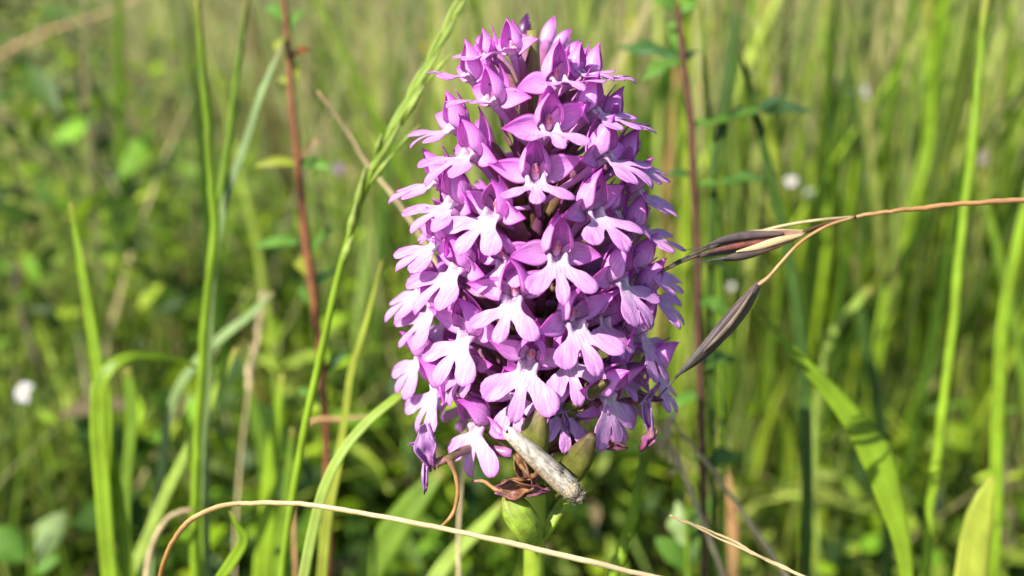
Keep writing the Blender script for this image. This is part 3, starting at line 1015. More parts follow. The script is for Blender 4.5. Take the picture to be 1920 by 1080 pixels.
# buds at the top
def bud(px, py, dx, dy, scale, dark=False, dd=0.0):
    d = D0 + (0.030) * math.sin(R(12)) + dd
    p = at(px, py, d); q = at(px + dx, py + dy, d)
    ax = (q - p); Lb = ax.length; ax.normalize()
    X = ax.cross(Vector((0, -1, 0.2))).normalized(); Yv = ax.cross(X)
    parts = []
    f = empty('bud', parent=ORCHID)
    f.location = p
    mat = M['bud'] if dark else M['hood']
    for s in range(3):
        a0 = s * 2.094 + 0.5
        V, A, F = [], [], []
        nt_, ns = 11, 7
        for i in range(nt_):
            t = i / (nt_ - 1)
            rad = Lb * 0.20 * scale * math.sin(math.pi * (0.16 + 0.84 * t)) ** 0.8 if t < 1 else 0.00004
            for j in range(ns):
                g = (j / (ns - 1) - 0.5) * 2
                an = a0 + g * 1.25
                rd = rad * (1 + 0.10 * (abs(g) ** 2) + 0.03 * s)
                V.append(ax * (Lb * t * (1 - 0.04 * s)) + (X * math.cos(an) + Yv * math.sin(an)) * max(rd, 3e-5))
                A.append((t, abs(g) * .9, g + 2, 1))
        for i in range(nt_ - 1):
            for j in range(ns - 1):
                a = i * ns + j
                F.append((a, a + 1, a + ns + 1, a + ns))
        V, F, A = sheet(V, F, A, 0.13 * MM)
        link('bud_petal', mesh_from('bud_petal', V, F, A, mat=mat), f)
    base = axis_pt((p - P0).dot(AX) - 0.008)
    tb = tube([base - p, (base - p) * 0.5 + Vector((0, 0.0005, 0.0)), ax * 0.0008], [0.0007, 0.0009, 0.0008], n=10, sides=8)
    link('ovary', mesh_from('ovary', *tb, mat=M['ovary']), f)
bud(980, 78, 8, -54, 1.0, dark=True, dd=-0.002)
bud(1022, 88, 16, -58, 1.0)
bud(1040, 92, 30, -38, 1.0, dd=-0.002)
bud(1062, 112, 22, -36, 1.1, dd=0.002)
bud(1082, 122, 22, -34, 0.9, dd=0.004)
bud(904, 104, -8, -36, 1.0, dd=0.003)
bud(922, 96, -12, -34, 0.9, dd=0.004)
bud(1004, 92, 4, -28, 0.9, dd=0.004)
bud(1058, 92, 8, -30, 0.9, dd=0.006)

# stem
def orchid_stem():
    pts = [Vector((0.006, -0.004, -0.004)), Vector((0.004, -0.004, 0.12)), axis_pt(-0.075), axis_pt(-0.05), axis_pt(-0.02), axis_pt(0.01), axis_pt(0.031)]
    tb = tube(pts, [0.0022, 0.0020, 0.0017, 0.00165, 0.0017, 0.0014, 0.0008], n=60, sides=14)
    link('stem', mesh_from('stem', *tb, mat=M['stem']), ORCHID)
    for s, (ang, ln) in enumerate([(0.4, 0.11), (2.2, 0.13), (3.9, 0.10), (5.3, 0.12)]):      # basal leaves
        dv = Vector((math.cos(ang), math.sin(ang), 0))
        P = catmull([Vector((0.006, -0.004, 0.0)), Vector((0.006, -0.004, 0.0)) + dv * ln * 0.4 + Vector((0, 0, ln * 0.35)), Vector((0.006, -0.004, 0.0)) + dv * ln + Vector((0, 0, ln * 0.2))], 14)
        def ring(f, i):
            ww = 0.009 * math.sin(math.pi * (0.12 + 0.86 * f)) + 0.0003
            return [(-ww, 0.35 * ww, (f, 1, 1, 1)), (0, 0, (f, 0, 2, 1)), (ww, 0.35 * ww, (f, 1, 3, 1)), (ww, 0.35 * ww - 0.0005, (f, 1, 3, 1)), (0, -0.0005, (f, 0, 2, 1)), (-ww, 0.35 * ww - 0.0005, (f, 1, 1, 1))]
        V, F, A = sweep(P, ring, nrm=lambda f: Vector((0, 0, 1)))
        link('leaf', mesh_from('leaf', V, F, A, mat=M['g_mid']), ORCHID)
orchid_stem()

def capsule(pts, r, name='capsule', mat='capsule'):
    P = catmull(pts, 16)
    ph = random.random() * 6
    def ring(f, i):
        rr = r * (math.sin(math.pi * (0.10 + 0.84 * f)) ** 0.75)
        out = []
        for k in range(18):
            a = 2 * math.pi * k / 18
            g = 1 + 0.13 * math.cos(3 * a + ph) + 0.06 * math.cos(6 * a + ph) + 0.05 * math.sin(9 * f + 2 * a)
            out.append((rr * g * math.cos(a), rr * g * math.sin(a), (f, 0.3, a, 1)))
        return out
    V, F, A = sweep(P, ring)
    return link(name, mesh_from(name, V, F, A, mat=M[mat]), ORCHID)

dS = D0 - 0.030 * math.sin(R(12))        # depth of the stem low on the spike
capsule([at(1005, 1015, dS + .001), at(985, 985, dS - .003), at(964, 955, dS - .0035), at(950, 925, dS - .003)], 0.0020)
capsule([at(1010, 905, dS), at(1000, 860, dS - .003), at(1006, 810, dS - .005), at(1016, 765, dS - .006)], 0.0020, mat='capsule_shaded')
capsule([at(1030, 930, dS), at(1060, 895, dS - .002), at(1088, 858, dS - .004), at(1112, 815, dS - .006)], 0.0018, mat='capsule_shaded')
capsule([at(1020, 1010, dS), at(1038, 975, dS), at(1060, 940, dS + .001), at(1075, 905, dS + .002)], 0.0009)
capsule([at(1000, 860, dS + .002), at(960, 830, dS + .001), at(920, 800, dS), at(880, 770, dS - .002)], 0.0013, mat='capsule_shaded')
capsule([at(1015, 800, dS), at(1060, 770, dS - .002), at(1100, 735, dS - .004), at(1140, 715, dS - .006)], 0.0012, mat='capsule_shaded')

# withered flowers low on the spike
def crumple(parent, name, c, axis_v, L_, W_, seed, mat, curl=1.0):
    r = random.Random(seed)
    ax = axis_v.normalized()
    X = ax.cross(Vector((r.uniform(-.4, .4), -1, r.uniform(-.3, .3)))).normalized(); Yv = X.cross(ax)
    nt_, ns = 14, 11
    V, A, F = [], [], []
    p1, p2, p3 = r.uniform(0, 6), r.uniform(0, 6), r.uniform(0, 6)
    for i in range(nt_):
        t = i / (nt_ - 1)
        hw = W_ * (math.sin(math.pi * (0.12 + 0.84 * t)) ** 0.7)
        for j in range(ns):
            s = j / (ns - 1) * 2 - 1
            an = s * curl * 1.5
            rad = hw / max(0.6, curl)
            x = math.sin(an) * rad * (1 + 0.18 * math.sin(5 * t + p1 + 3 * s))
            y = -(math.cos(an) - 1) * rad + 0.26 * W_ * math.sin(7 * s + 4 * t + p2) + 0.22 * W_ * math.sin(11 * t + p3 - 2 * s) + 0.12 * W_ * math.sin(17 * s - 13 * t + p1)
            z = t * L_ + 0.11 * L_ * math.sin(6 * s + p3) * t + 0.04 * L_ * math.sin(15 * s + p2) * t
            V.append(c + X * x + Yv * y + ax * z)
            A.append((t, abs(s), s + 2, 1))
    for i in range(nt_ - 1):
        for j in range(ns - 1):
            a = i * ns + j
            F.append((a, a + 1, a + ns + 1, a + ns))
    V, F, A = sheet(V, F, A, 0.16 * MM)
    return link(name, mesh_from(name, V, F, A, mat=M[mat]), parent)

def withered():
    d1 = 0.1105
    f = empty('withered_flower', parent=ORCHID); f['label'] = 'faded mauve flower hanging limp from the bottom of the spike'
    crumple(f, 'lip', at(797, 795, d1), at(812, 875, d1) - at(797, 795, d1), (at(812, 875, d1) - at(797, 795, d1)).length, 0.0015, 3, 'faded', 1.25)
    crumple(f, 'spur_remnant', at(797, 866, d1), at(797, 918, d1) - at(797, 866, d1), 0.0036, 0.0007, 5, 'faded', 1.8)
    crumple(f, 'side_sepal', at(800, 832, d1 + .001), at(770, 832, d1) - at(800, 832, d1), 0.0022, 0.0005, 6, 'faded', 1.4)
    tb = tube([at(818, 868, d1), at(838, 862, d1), at(852, 885, d1), at(858, 925, d1), at(848, 965, d1), at(822, 993, d1 - .0015)],
              [0.0007, 0.00045, 0.0003, 0.00028, 0.00028, 0.0002], n=30, sides=7, wob=0.15)
    link('shrivelled_pedicel', mesh_from('shrivelled_pedicel', *tb, mat=M['tan_thread']), f)
    tb = tube([at(838, 862, d1), at(890, 840, d1 + .006), at(960, 850, dS)], [0.0006, 0.0006, 0.0008], n=12, sides=7)
    link('ovary', mesh_from('ovary', *tb, mat=M['ovary']), f)
    g = empty('withered_flower', parent=ORCHID); g['label'] = 'shrivelled brown and purple flower on the green seed capsule'
    d2 = dS - 0.0050
    crumple(g, 'shrivelled_petal', at(1000, 905, d2), at(930, 915, d2) - at(1000, 905, d2), 0.0046, 0.0015, 8, 'withered', 1.2)
    crumple(g, 'shrivelled_petal', at(968, 850, d2), at(992, 905, d2) - at(968, 850, d2), 0.0046, 0.0010, 9, 'withered', 1.3)
    crumple(g, 'shrivelled_petal', at(940, 905, d2), at(1015, 920, d2) - at(940, 905, d2), 0.0056, 0.0012, 12, 'withered', 1.0)
    tb = tube([at(975, 872, d2), at(1000, 893, d2 - .001), at(1012, 880, d2), at(1000, 912, d2)], [0.0003, 0.0004, 0.0003, 0.0002], n=16, sides=6, wob=0.2)
    link('shrivelled_pedicel', mesh_from('shrivelled_pedicel', *tb, mat=M['withered']), g)
    tb = tube([at(884, 903, d2 + .003), at(905, 902, d2 + .002), at(930, 918, d2), at(960, 930, d2)], [0.00015, 0.00025, 0.0003, 0.0003], n=16, sides=6, wob=0.15)
    link('dry_bract', mesh_from('dry_bract', *tb, mat=M['tan_thread']), g)
    h = empty('withered_flower', parent=ORCHID); h['label'] = 'curled dark purple dead flower dangling under the spike'
    d3 = 0.1175
    crumple(h, 'lip', at(1212, 745, d3), at(1222, 815, d3) - at(1212, 745, d3), 0.0050, 0.0010, 14, 'faded', 1.5)
    crumple(h, 'curled_tip', at(1222, 800, d3), at(1200, 845, d3) - at(1222, 800, d3), 0.0034, 0.0011, 15, 'bract', 1.9)
    crumple(h, 'side_sepal', at(1195, 735, d3), at(1248, 752, d3) - at(1195, 735, d3), 0.0034, 0.0006, 16, 'bract', 1.4)
    crumple(h, 'side_sepal', at(1200, 760, d3), at(1240, 715, d3) - at(1200, 760, d3), 0.0038, 0.0006, 17, 'faded', 1.4)
    tb = tube([at(1225, 745, d3), at(1190, 750, d3 + .003), at(1130, 770, dS - .002)], [0.0005, 0.0007, 0.0008], n=12, sides=7)
    link('ovary', mesh_from('ovary', *tb, mat=M['ovary']), h)
    k = empty('withered_flower', parent=ORCHID); k['label'] = 'dry brown flower remains beside the stem in the shade'
    d4 = dS - 0.0030
    crumple(k, 'shrivelled_petal', at(1025, 765, d4), at(1065, 760, d4) - at(1025, 765, d4), 0.0034, 0.0010, 21, 'faded', 1.4)
    crumple(k, 'shrivelled_petal', at(1056, 772, d4), at(1062, 812, d4) - at(1056, 772, d4), 0.0030, 0.0007, 22, 'faded', 1.5)
    crumple(k, 'shrivelled_petal', at(1070, 765, d4), at(1112, 755, d4) - at(1070, 765, d4), 0.0032, 0.0007, 23, 'withered', 1.4)
    crumple(k, 'dry_bract', at(1060, 815, d4 + .002), at(1170, 838, d4) - at(1060, 815, d4), 0.0078, 0.0008, 24, 'withered', 1.3)
    crumple(k, 'dry_bract', at(1030, 845, d4 + .001), at(1095, 820, d4) - at(1030, 845, d4), 0.0046, 0.0006, 25, 'withered', 1.3)
withered()

# ------------------------------------------------------------------ moth
def moth():
    dm = dS - 0.0075
    tail = at(955, 812, dm); head = at(1088, 934, dm - 0.0010)
    ax = (head - tail); Lm = ax.length; ax.normalize()
    out = (CAM - tail).normalized(); out = (out - ax * out.dot(ax)).normalized()   # back of the moth
    sd = ax.cross(out)           # across the moth
    rootm = Matrix((sd, ax, out)).transposed().to_4x4()
    T = empty('moth')
    T.matrix_local = Matrix.Translation(tail) @ rootm
    tag(T, 'slender silvery-buff moth with folded wings resting head down below the flowers', 'moth')
    def wing(sg, mat, lift, a0, a1):
        nt_, ns = 34, 16
        V, A, F = [], [], []
        for i in range(nt_):
            t = i / (nt_ - 1)                       # 0 tail .. 1 shoulder
            wd = 0.00110 * (0.66 + 0.34 * min(1, (t / 0.4)) ** 0.7) * (1 + 0.22 * t) * (1.0 if t < 0.82 else 1 - 0.22 * (t - 0.82) / 0.18)
            if t < 0.05:
                wd *= (t / 0.05) ** 0.5 * 0.6 + 0.4
            for j in range(ns):
                s = j / (ns - 1)
                an = a0 + s * (a1 - a0)
                flare = 1 + 0.22 * max(0, s - 0.6) / 0.4 * min(1, t * 1.5)
                x = sg * math.sin(an) * wd * flare
                z = math.cos(an) * wd * 0.80 + lift
                z += 0.00012 * math.exp(-((t - 0.86) / 0.09) ** 2)
                y = Lm * 0.91 * t - 0.0009 * s * (1 - t) ** 3
                V.append(Vector((x, y, z + 0.00003 * math.sin(50 * t + 9 * s))))
                A.append((t, s, s * 2, 1))
        for i in range(nt_ - 1):
            for j in range(ns - 1):
                a = i * ns + j
                f = (a, a + 1, a + ns + 1, a + ns)
                F.append(f if sg < 0 else tuple(reversed(f)))
        V, F, A = sheet(V, F, A, 0.10 * MM)
        return link('wing', mesh_from('wing', V, F, A, mat=mat), T)
    # wing material: silvery scales, dark flecks near the shoulder
    m, t = mat_base('moth_wing')
    L = t.links.new
    o = N_(t, 'ShaderNodeOutputMaterial'); p = N_(t, 'ShaderNodeBsdfPrincipled')
    a = N_(t, 'ShaderNodeAttribute', attribute_name='pt'); sp = N_(t, 'ShaderNodeSeparateColor'); L(a.outputs['Color'], sp.inputs[0])
    tc = N_(t, 'ShaderNodeTexCoord')
    n1 = N_(t, 'ShaderNodeTexNoise'); n1.inputs['Scale'].default_value = 2000; n1.inputs['Detail'].default_value = 5; mpn = N_(t, 'ShaderNodeMapping'); mpn.inputs['Scale'].default_value = (1.0, 0.4, 1.0); L(tc.outputs['Object'], mpn.inputs['Vector']); L(mpn.outputs[0], n1.inputs['Vector'])
    cr = N_(t, 'ShaderNodeValToRGB')
    cr.color_ramp.elements[0].position = 0.30; cr.color_ramp.elements[0].color = (0.15, 0.125, 0.09, 1)
    cr.color_ramp.elements[1].position = 0.62; cr.color_ramp.elements[1].color = (0.40, 0.37, 0.31, 1)
    L(n1.outputs[0], cr.inputs[0])
    # brownish along the outer edge and the shoulder
    n2 = N_(t, 'ShaderNodeTexNoise'); n2.inputs['Scale'].default_value = 1100; n2.inputs['Detail'].default_value = 3; L(tc.outputs['Object'], n2.inputs['Vector'])
    th = N_(t, 'ShaderNodeMapRange'); th.inputs[1].default_value = 0.50; th.inputs[2].default_value = 0.54
    L(n2.outputs[0], th.inputs[0])
    zt = N_(t, 'ShaderNodeMapRange'); zt.inputs[1].default_value = 0.62; zt.inputs[2].default_value = 0.74; L(sp.outputs[0], zt.inputs[0])
    zs = N_(t, 'ShaderNodeMapRange'); zs.inputs[1].default_value = 0.30; zs.inputs[2].default_value = 0.45; L(sp.outputs[1], zs.inputs[0])
    mu = N_(t, 'ShaderNodeMath', operation='MULTIPLY'); L(zt.outputs[0], mu.inputs[0]); L(zs.outputs[0], mu.inputs[1])
    mu2 = N_(t, 'ShaderNodeMath', operation='MULTIPLY'); L(mu.outputs[0], mu2.inputs[0]); L(th.outputs[0], mu2.inputs[1])
    mx = N_(t, 'ShaderNodeMix', data_type='RGBA'); L(mu2.outputs[0], mx.inputs[0]); L(cr.outputs[0], mx.inputs[6]); mx.inputs[7].default_value = (0.03, 0.022, 0.018, 1)
    tail_w = N_(t, 'ShaderNodeMapRange'); tail_w.inputs[1].default_value = 0.0; tail_w.inputs[2].default_value = 0.25; tail_w.inputs[3].default_value = 0.55; tail_w.inputs[4].default_value = 0.0
    L(sp.outputs[0], tail_w.inputs[0])
    mx2 = N_(t, 'ShaderNodeMix', data_type='RGBA'); L(tail_w.outputs[0], mx2.inputs[0]); L(mx.outputs[2], mx2.inputs[6]); mx2.inputs[7].default_value = (0.60, 0.54, 0.45, 1)
    L(mx2.outputs[2], p.inputs['Base Color'])
    p.inputs['Roughness'].default_value = 0.42; p.inputs['Specular IOR Level'].default_value = 0.6
    p.inputs['Metallic'].default_value = 0.12
    bp = N_(t, 'ShaderNodeBump'); bp.inputs['Strength'].default_value = 0.55; bp.inputs['Distance'].default_value = 0.0002
    L(n1.outputs[0], bp.inputs['Height']); L(bp.outputs[0], p.inputs['Normal'])
    L(p.outputs[0], o.inputs[0])
    wl = wing(-1, m, 0.00042, R(-34), R(128))
    brown = leafy('moth_wing_brown', [(0, (0.40, 0.34, 0.26)), (0.5, (0.25, 0.18, 0.13)), (1, (0.30, 0.24, 0.17))], trans=0, rough=0.5, noise=(2500, 0.4), obj_var=0, streak=0.3, bump=0.6, bscale=4000)
    wr = wing(1, brown, 0.00026, R(14), R(132))
    dk = leafy('moth_fur', [(0, (0.34, 0.28, 0.20)), (1, (0.22, 0.17, 0.12))], trans=0, rough=0.7, noise=(3500, 0.6), obj_var=0, bump=0.8, bscale=5000)
    eye = leafy('moth_eye', [(0, (0.05, 0.02, 0.02)), (1, (0.05, 0.02, 0.02))], trans=0, rough=0.15, spec=0.7, noise=(3000, 0.2), obj_var=0, bump=0)
    leg = leafy('moth_leg', [(0, (0.30, 0.18, 0.11)), (1, (0.20, 0.11, 0.07))], trans=0, rough=0.5, noise=(2000, 0.3), obj_var=0)
    tb = tube([Vector((0, Lm * q, z)) for q, z in ((0.005, 0.0004), (0.4, 0.0001), (0.7, 0), (0.86, 0.0004), (0.93, 0.0004))], [0.0005, 0.0008, 0.0010, 0.0012, 0.0009], n=24, sides=14)
    link('body', mesh_from('body', *tb, mat=dk), T)
    tb = tube([Vector((0, Lm * q, z)) for q, z in ((0.80, .0007), (0.87, .0009), (0.93, 0.0006))], [0.0007, 0.00120, 0.0008], n=12, sides=14)
    link('thorax', mesh_from('thorax', *tb, mat=dk), T)
    tb = tube([Vector((0, Lm * q, z)) for q, z in ((0.90, .0003), (0.95, .0004), (0.985, 0.0003), (1.0, 0.0001))], [0.0005, 0.00085, 0.00075, 0.0003], n=14, sides=14)
    hd = link('head', mesh_from('head', *tb, mat=dk), T)
    for s in (-1, 1):
        tb = tube([Vector((s * 0.00055, Lm * 0.965, 0.0004)), Vector((s * 0.00085, Lm * 0.972, 0.0004)), Vector((s * 0.0011, Lm * 0.975, 0.0004))], [0.0003, 0.00045, 0.00012], n=8, sides=10)
        link('eye', mesh_from('eye', *tb, mat=eye), hd)
        tb = tube([Vector((s * 0.0003, Lm * 0.985, 0)), Vector((s * 0.0004, Lm * 1.02, 0.0002)), Vector((s * 0.0003, Lm * 1.045, 0.0004))], [0.0003, 0.00026, 0.00008], n=8, sides=8)
        link('palp', mesh_from('palp', *tb, mat=dk), hd)
        tb = tube([Vector((s * 0.0005, Lm * 0.965, 0.0009)), Vector((s * 0.0008, Lm * 0.90, 0.0015)), Vector((s * 0.0006, Lm * 0.70, 0.00145)), Vector((s * 0.0004, Lm * 0.45, 0.0014))],
                  [0.00012, 0.0001, 0.00009, 0.00005], n=24, sides=6)
        link('antenna', mesh_from('antenna', *tb, mat=dk), hd)
        for q, sp_ in ((0.86, 0.0010), (0.76, 0.0012), (0.64, 0.0013)):
            tb = tube([Vector((s * 0.0006, Lm * q, -0.0006)), Vector((s * sp_ * 0.75, Lm * (q - 0.02), -0.0010)), Vector((s * sp_, Lm * (q - 0.10), -0.0030)), Vector((s * sp_ * 0.8, Lm * (q - 0.14), -0.0050))],
                      [0.00018, 0.00014, 0.0001, 0.00007], n=14, sides=6)
            link('leg', mesh_from('leg', *tb, mat=leg), T)
    # hairs of the head and thorax
    hv, hf, ha = [], [], []
    rr = random.Random(4)
    parts = []
    for i in range(140):
        a = rr.uniform(0, 6.28); q = rr.uniform(0.84, 1.0)
        base_r = 0.00105 if q < 0.92 else 0.0008
        c = Vector((math.cos(a) * base_r * 0.9, Lm * q, 0.0004 + math.sin(a) * base_r * 0.9))
        dv = Vector((math.cos(a), rr.uniform(-1.2, 0.8), math.sin(a))).normalized() * rr.uniform(0.0004, 0.0008)
        parts.append(tube([c, c + dv * 0.6, c + dv + Vector((0, 0, 0.0001))], [0.00005, 0.00004, 0.00001], n=2, sides=3))
    fo = link('fur', mesh_from('fur', *merge(*parts), mat=dk), T)
    fo['kind'] = 'stuff'
moth()

# ------------------------------------------------------------------ grasses one can pick out
def ground_end(p, dirv=None, drift=0.25):
    """carry a stem that leaves the frame down to the soil"""
    if dirv is None or dirv.z > -0.05:
        dirv = Vector((0, 0, -1))
    dirv = Vector((dirv.x, dirv.y, dirv.z)).normalized()
    out = []
    q = p.copy()
    n = 3
    for i in range(1, n + 1):
        f = i / n
        z = p.z * (1 - f) - 0.004 * f
        dz = p.z - z
        q = Vector((p.x + dirv.x / max(0.3, -dirv.z) * dz * drift, p.y + dirv.y / max(0.3, -dirv.z) * dz * drift + 0.0, z))
        g = hmap(q.x, q.y)
        if i == n:
            q.z = g - 0.004
        out.append(q)
    return out

def near(d):
    """the closer grasses stand within a hand's breadth of the orchid"""
    return d if d > 0.275 else 0.11 + (d - 0.11) * 0.66

def px_path(pts, d, root=True):
    P = [at(*((p[0], p[1], near(p[2]) if len(p) > 2 else d))) for p in pts]
    if root:
        dv = P[-1] - P[-2]
        P = P + ground_end(P[-1], dv)
    return P

def blade_mesh(P, widths, mat, n=40, fold=0.25, twist=0.0, face=0.0):
    C = catmull(P, n)
    def ring(f, i):
        ww = lerp_list(widths, f) * 0.5
        th = 0.00022
        return [(-ww, fold * ww, (f, 1, 1, 1)), (-ww * .5, fold * ww * .4, (f, .5, 1.5, 1)), (0, 0, (f, 0, 2, 1)), (ww * .5, fold * ww * .4, (f, .5, 2.5, 1)), (ww, fold * ww, (f, 1, 3, 1)),
                (ww * .98, fold * ww - th, (f, 1, 3, 1)), (0, -th, (f, 0, 2, 1)), (-ww * .98, fold * ww - th, (f, 1, 1, 1))]
    base = (-CF + SUN * 0.55).normalized()
    def nrm(f):
        a = face + twist * f
        return base * math.cos(a) + CR * math.sin(a) + Vector((0, 0, 0.25))
    return mesh_from('blade', *sweep(C, ring, nrm=nrm), mat=M[mat])

def W(px, d):
    return px * d / FPX

def blade(label, pts, d, wpx, mat, name='grass_shoot', twist=0.5, face=0.0, fold=0.25, group='grass blades around the orchid', root=True, cat='grass blade'):
    """wpx: widths in photo pixels, tip first, along the visible path; the hidden foot keeps the last one"""
    d = near(d)
    P = px_path(pts, d, root)
    nvis = len(pts) - 1
    tot = len(P) - 1
    ws = [W(lerp_list(wpx, min(1, k / nvis)), d) for k in range(tot + 1)]
    return tag(link(name, blade_mesh(P, ws, mat, n=max(30, tot * 8), fold=fold, twist=twist, face=face)), label, cat, group)

def stem(label, pts, d, wpx, mat, name='grass_stalk', group='grass stems around the orchid', root=True, cat='grass stem', nodes=()):
    d = near(d)
    P = px_path(pts, d, root)
    nvis = len(pts) - 1
    tot = len(P) - 1
    rs = [W(lerp_list(wpx, min(1, k / nvis)), d) * 0.5 for k in range(tot + 1)]
    tb = tube(P, rs, n=max(40, tot * 12), sides=10, wob=0.10, kink=rs[0] * 0.10)
    return tag(link(name, mesh_from(name, *tb, mat=M[mat])), label, cat, group)

# --- left side
stem('upright green stem crossing behind the bent folded blade', [(370, 0), (378, 120), (392, 300), (401, 430), (386, 600), (376, 760), (368, 960), (366, 1080)], .22, [12, 14, 16, 17, 17, 18], 'g_bright')
stem('thin yellow-green stem leaning onto a taller green stem', [(464, -10), (446, 120), (428, 260), (408, 400), (396, 520), (388, 700), (384, 1080)], .235, [9, 12, 14, 15, 15, 14], 'g_mid')
blade('slim bluish green blade leaning toward the red-stemmed plant', [(532, 78), (492, 170), (458, 275), (428, 360), (404, 470), (392, 640), (390, 1080)], .225, [8, 17, 18, 16, 14, 12], 'g_blue', fold=.1)
blade('pale straight blade slanting behind the upright stem', [(512, 548), (470, 590), (425, 625), (380, 668), (340, 720), (300, 900), (280, 1080)], .27, [12, 18, 20, 20, 16, 16], 'g_blue')
blade('pale green blade slanting down to the bent folded blade', [(444, 652), (410, 725), (362, 825), (310, 930), (262, 1040), (245, 1080)], .24, [10, 18, 22, 22, 20], 'g_pale', fold=.15)
blade('short fresh blade rising above the bent folded blade', [(132, 380), (146, 460), (160, 540), (176, 640), (190, 740), (205, 1080)], .215, [6, 12, 17, 20, 22, 22], 'g_bright')
blade('broad green blade bent over into a sharp shining hook', [(372, 690, .225), (340, 678, .222), (285, 668, .215), (230, 674, .208), (196, 705, .206), (187, 770, .207), (193, 900, .209), (207, 1080, .21)], .208, [6, 12, 16, 24, 34, 34, 32, 30], 'g_bright', twist=0.2)
blade('second upright blade pressed against the bent hooked blade', [(200, 690), (204, 780), (216, 900), (232, 1000), (242, 1080)], .213, [10, 22, 24, 24], 'g_bright')
blade('short blunt blade standing behind the bent hooked blade', [(238, 690), (246, 740), (245, 830), (240, 880), (236, 1080)], .26, [20, 24, 22, 20, 18], 'g_mid')
blade('wide yellow-green blade rising beside the dry seed head', [(530, 700), (517, 800), (508, 900), (499, 1000), (492, 1080)], .27, [8, 22, 32, 36, 36], 'g_bright', fold=.1)
blade('green blade standing just behind the wide yellow-green blade', [(455, 640), (475, 760), (500, 880), (510, 980), (512, 1080)], .33, [8, 18, 24, 26], 'g_mid')
blade('small twisted bright blade poking over the arched straw', [(430, 958), (444, 985), (456, 1010), (440, 1045), (412, 1085)], .16, [3, 10, 20, 22, 18], 'g_bright', twist=1.2)
blade('long thin yellowish blade behind the drooping faded flower', [(716, 488), (700, 550), (682, 620), (660, 690), (646, 790), (632, 880), (616, 960), (604, 1080)], .19, [3, 8, 12, 14, 18, 20], 'g_yellow')
blade('pale blade arching up under the faded hanging flower', [(775, 722, .155), (740, 748, .152), (690, 790, .15), (640, 850, .148), (612, 905, .147), (588, 990, .147), (570, 1080, .147)], .15, [10, 17, 19, 19, 20, 20, 20], 'g_pale', fold=.12)
blade('green blade rising left of the pale arching blade', [(548, 800), (540, 900), (530, 1000), (522, 1080)], .24, [6, 16, 20, 22], 'g_mid')
blade('dim broad leaf blade slanting under the spike', [(830, 880), (780, 940), (730, 1010), (690, 1080)], .27, [20, 50, 60, 55], 'g_mid')
blade('grey-green blade slanting low behind the seed capsule', [(945, 940), (900, 990), (850, 1040), (820, 1080)], .26, [10, 24, 28, 30], 'g_pale')
stem('thin pale straw slanting behind the green seed spike', [(596, 172), (650, 245), (690, 310), (735, 365), (780, 430), (830, 520), (860, 1080)], .205, [5, 7, 8, 8, 7], 'straw', name='dry_stalk', cat='dry stalk', group='dry stalks in the meadow')
stem('rusty straw slanting across the far grass tops', [(280, -10), (190, 28), (80, 64), (-40, 140), (-60, 400)], .8, [6, 8, 8, 6], 'oat_stalk', name='dry_stalk', cat='dry stalk', group='dry stalks in the meadow')
stem('short horizontal brown twig behind the green seed spike', [(690, 782), (640, 786), (585, 790), (560, 860), (556, 1080)], .24, [6, 9, 9, 7], 'oat_stalk', name='dry_stalk', cat='dry stalk', group='dry stalks in the meadow')
stem('dark brown woody stem rising beside a blurred white flower', [(25, 500), (45, 600), (85, 730), (105, 860), (125, 980), (135, 1080)], .52, [10, 14, 18, 20, 22], 'brown_stem', name='woody_stem', cat='stem', group='weathered stems')
stem('curved grey-brown stalk beside the arched straw foot', [(360, 955), (325, 965), (300, 990), (282, 1040), (274, 1080)], .21, [8, 10, 10, 10], 'straw', name='dry_stalk', cat='dry stalk', group='dry stalks in the meadow')

# --- right side
stem('slim olive stem between the dark red stem and a dark blade', [(1314, 0), (1320, 110), (1330, 240), (1338, 330), (1348, 420), (1352, 600), (1355, 1080)], .26, [8, 11, 12, 11, 10], 'g_mid')
blade('dark green blade tapering down beside the red stem', [(1386, -20), (1376, 80), (1366, 160), (1352, 245), (1340, 310), (1335, 420), (1335, 1080)], .245, [20, 24, 24, 20, 12, 8], 'g_dark', fold=.1)
blade('dark curved blade dropping toward the oat spikelets', [(1382, 75), (1404, 160), (1428, 260), (1450, 360), (1474, 460), (1496, 600), (1510, 1080)], .255, [4, 14, 18, 22, 24, 20], 'g_dark')
stem('tall yellowish stem behind the lobed dark leaf', [(1434, 0), (1438, 150), (1445, 320), (1455, 500)], .52, [14, 18, 18, 16], 'g_yellow')
stem('straight green stem rising over the oat stalk junction', [(1548, 0), (1550, 160), (1550, 320), (1547, 480)], .46, [14, 15, 15, 14], 'g_bright')
stem('dark thin stem passing in front of a white flower', [(1596, -10), (1604, 120), (1612, 260), (1622, 380)], .42, [8, 10, 11, 9], 'g_dark')
blade('tall bright blade leaning away behind the oat stalk', [(1738, 0), (1742, 160), (1738, 280), (1712, 370), (1688, 470), (1660, 590), (1650, 640)], .42, [14, 20, 22, 26, 30, 30, 26], 'g_bright')
stem('long slender green stem crossing the reddish oat stalk', [(1850, -10), (1838, 120), (1822, 290), (1802, 450), (1782, 640), (1758, 830), (1742, 980), (1734, 1080)], .225, [13, 16, 17, 17, 18, 18], 'g_bright')
blade('broad light green blade widening to its crease', [(1422, 578), (1470, 640), (1530, 705), (1590, 775), (1640, 850), (1668, 930), (1690, 1010), (1700, 1080)], .193, [4, 18, 28, 42, 62, 50, 34, 24], 'g_bright', fold=.05, twist=0.0)
blade('wide yellow-green blade standing upright among red-tinged herbs', [(1862, 895), (1850, 925), (1838, 965), (1828, 1015), (1820, 1080)], .19, [6, 30, 48, 54, 58], 'g_yellow', fold=.06, twist=0.0)
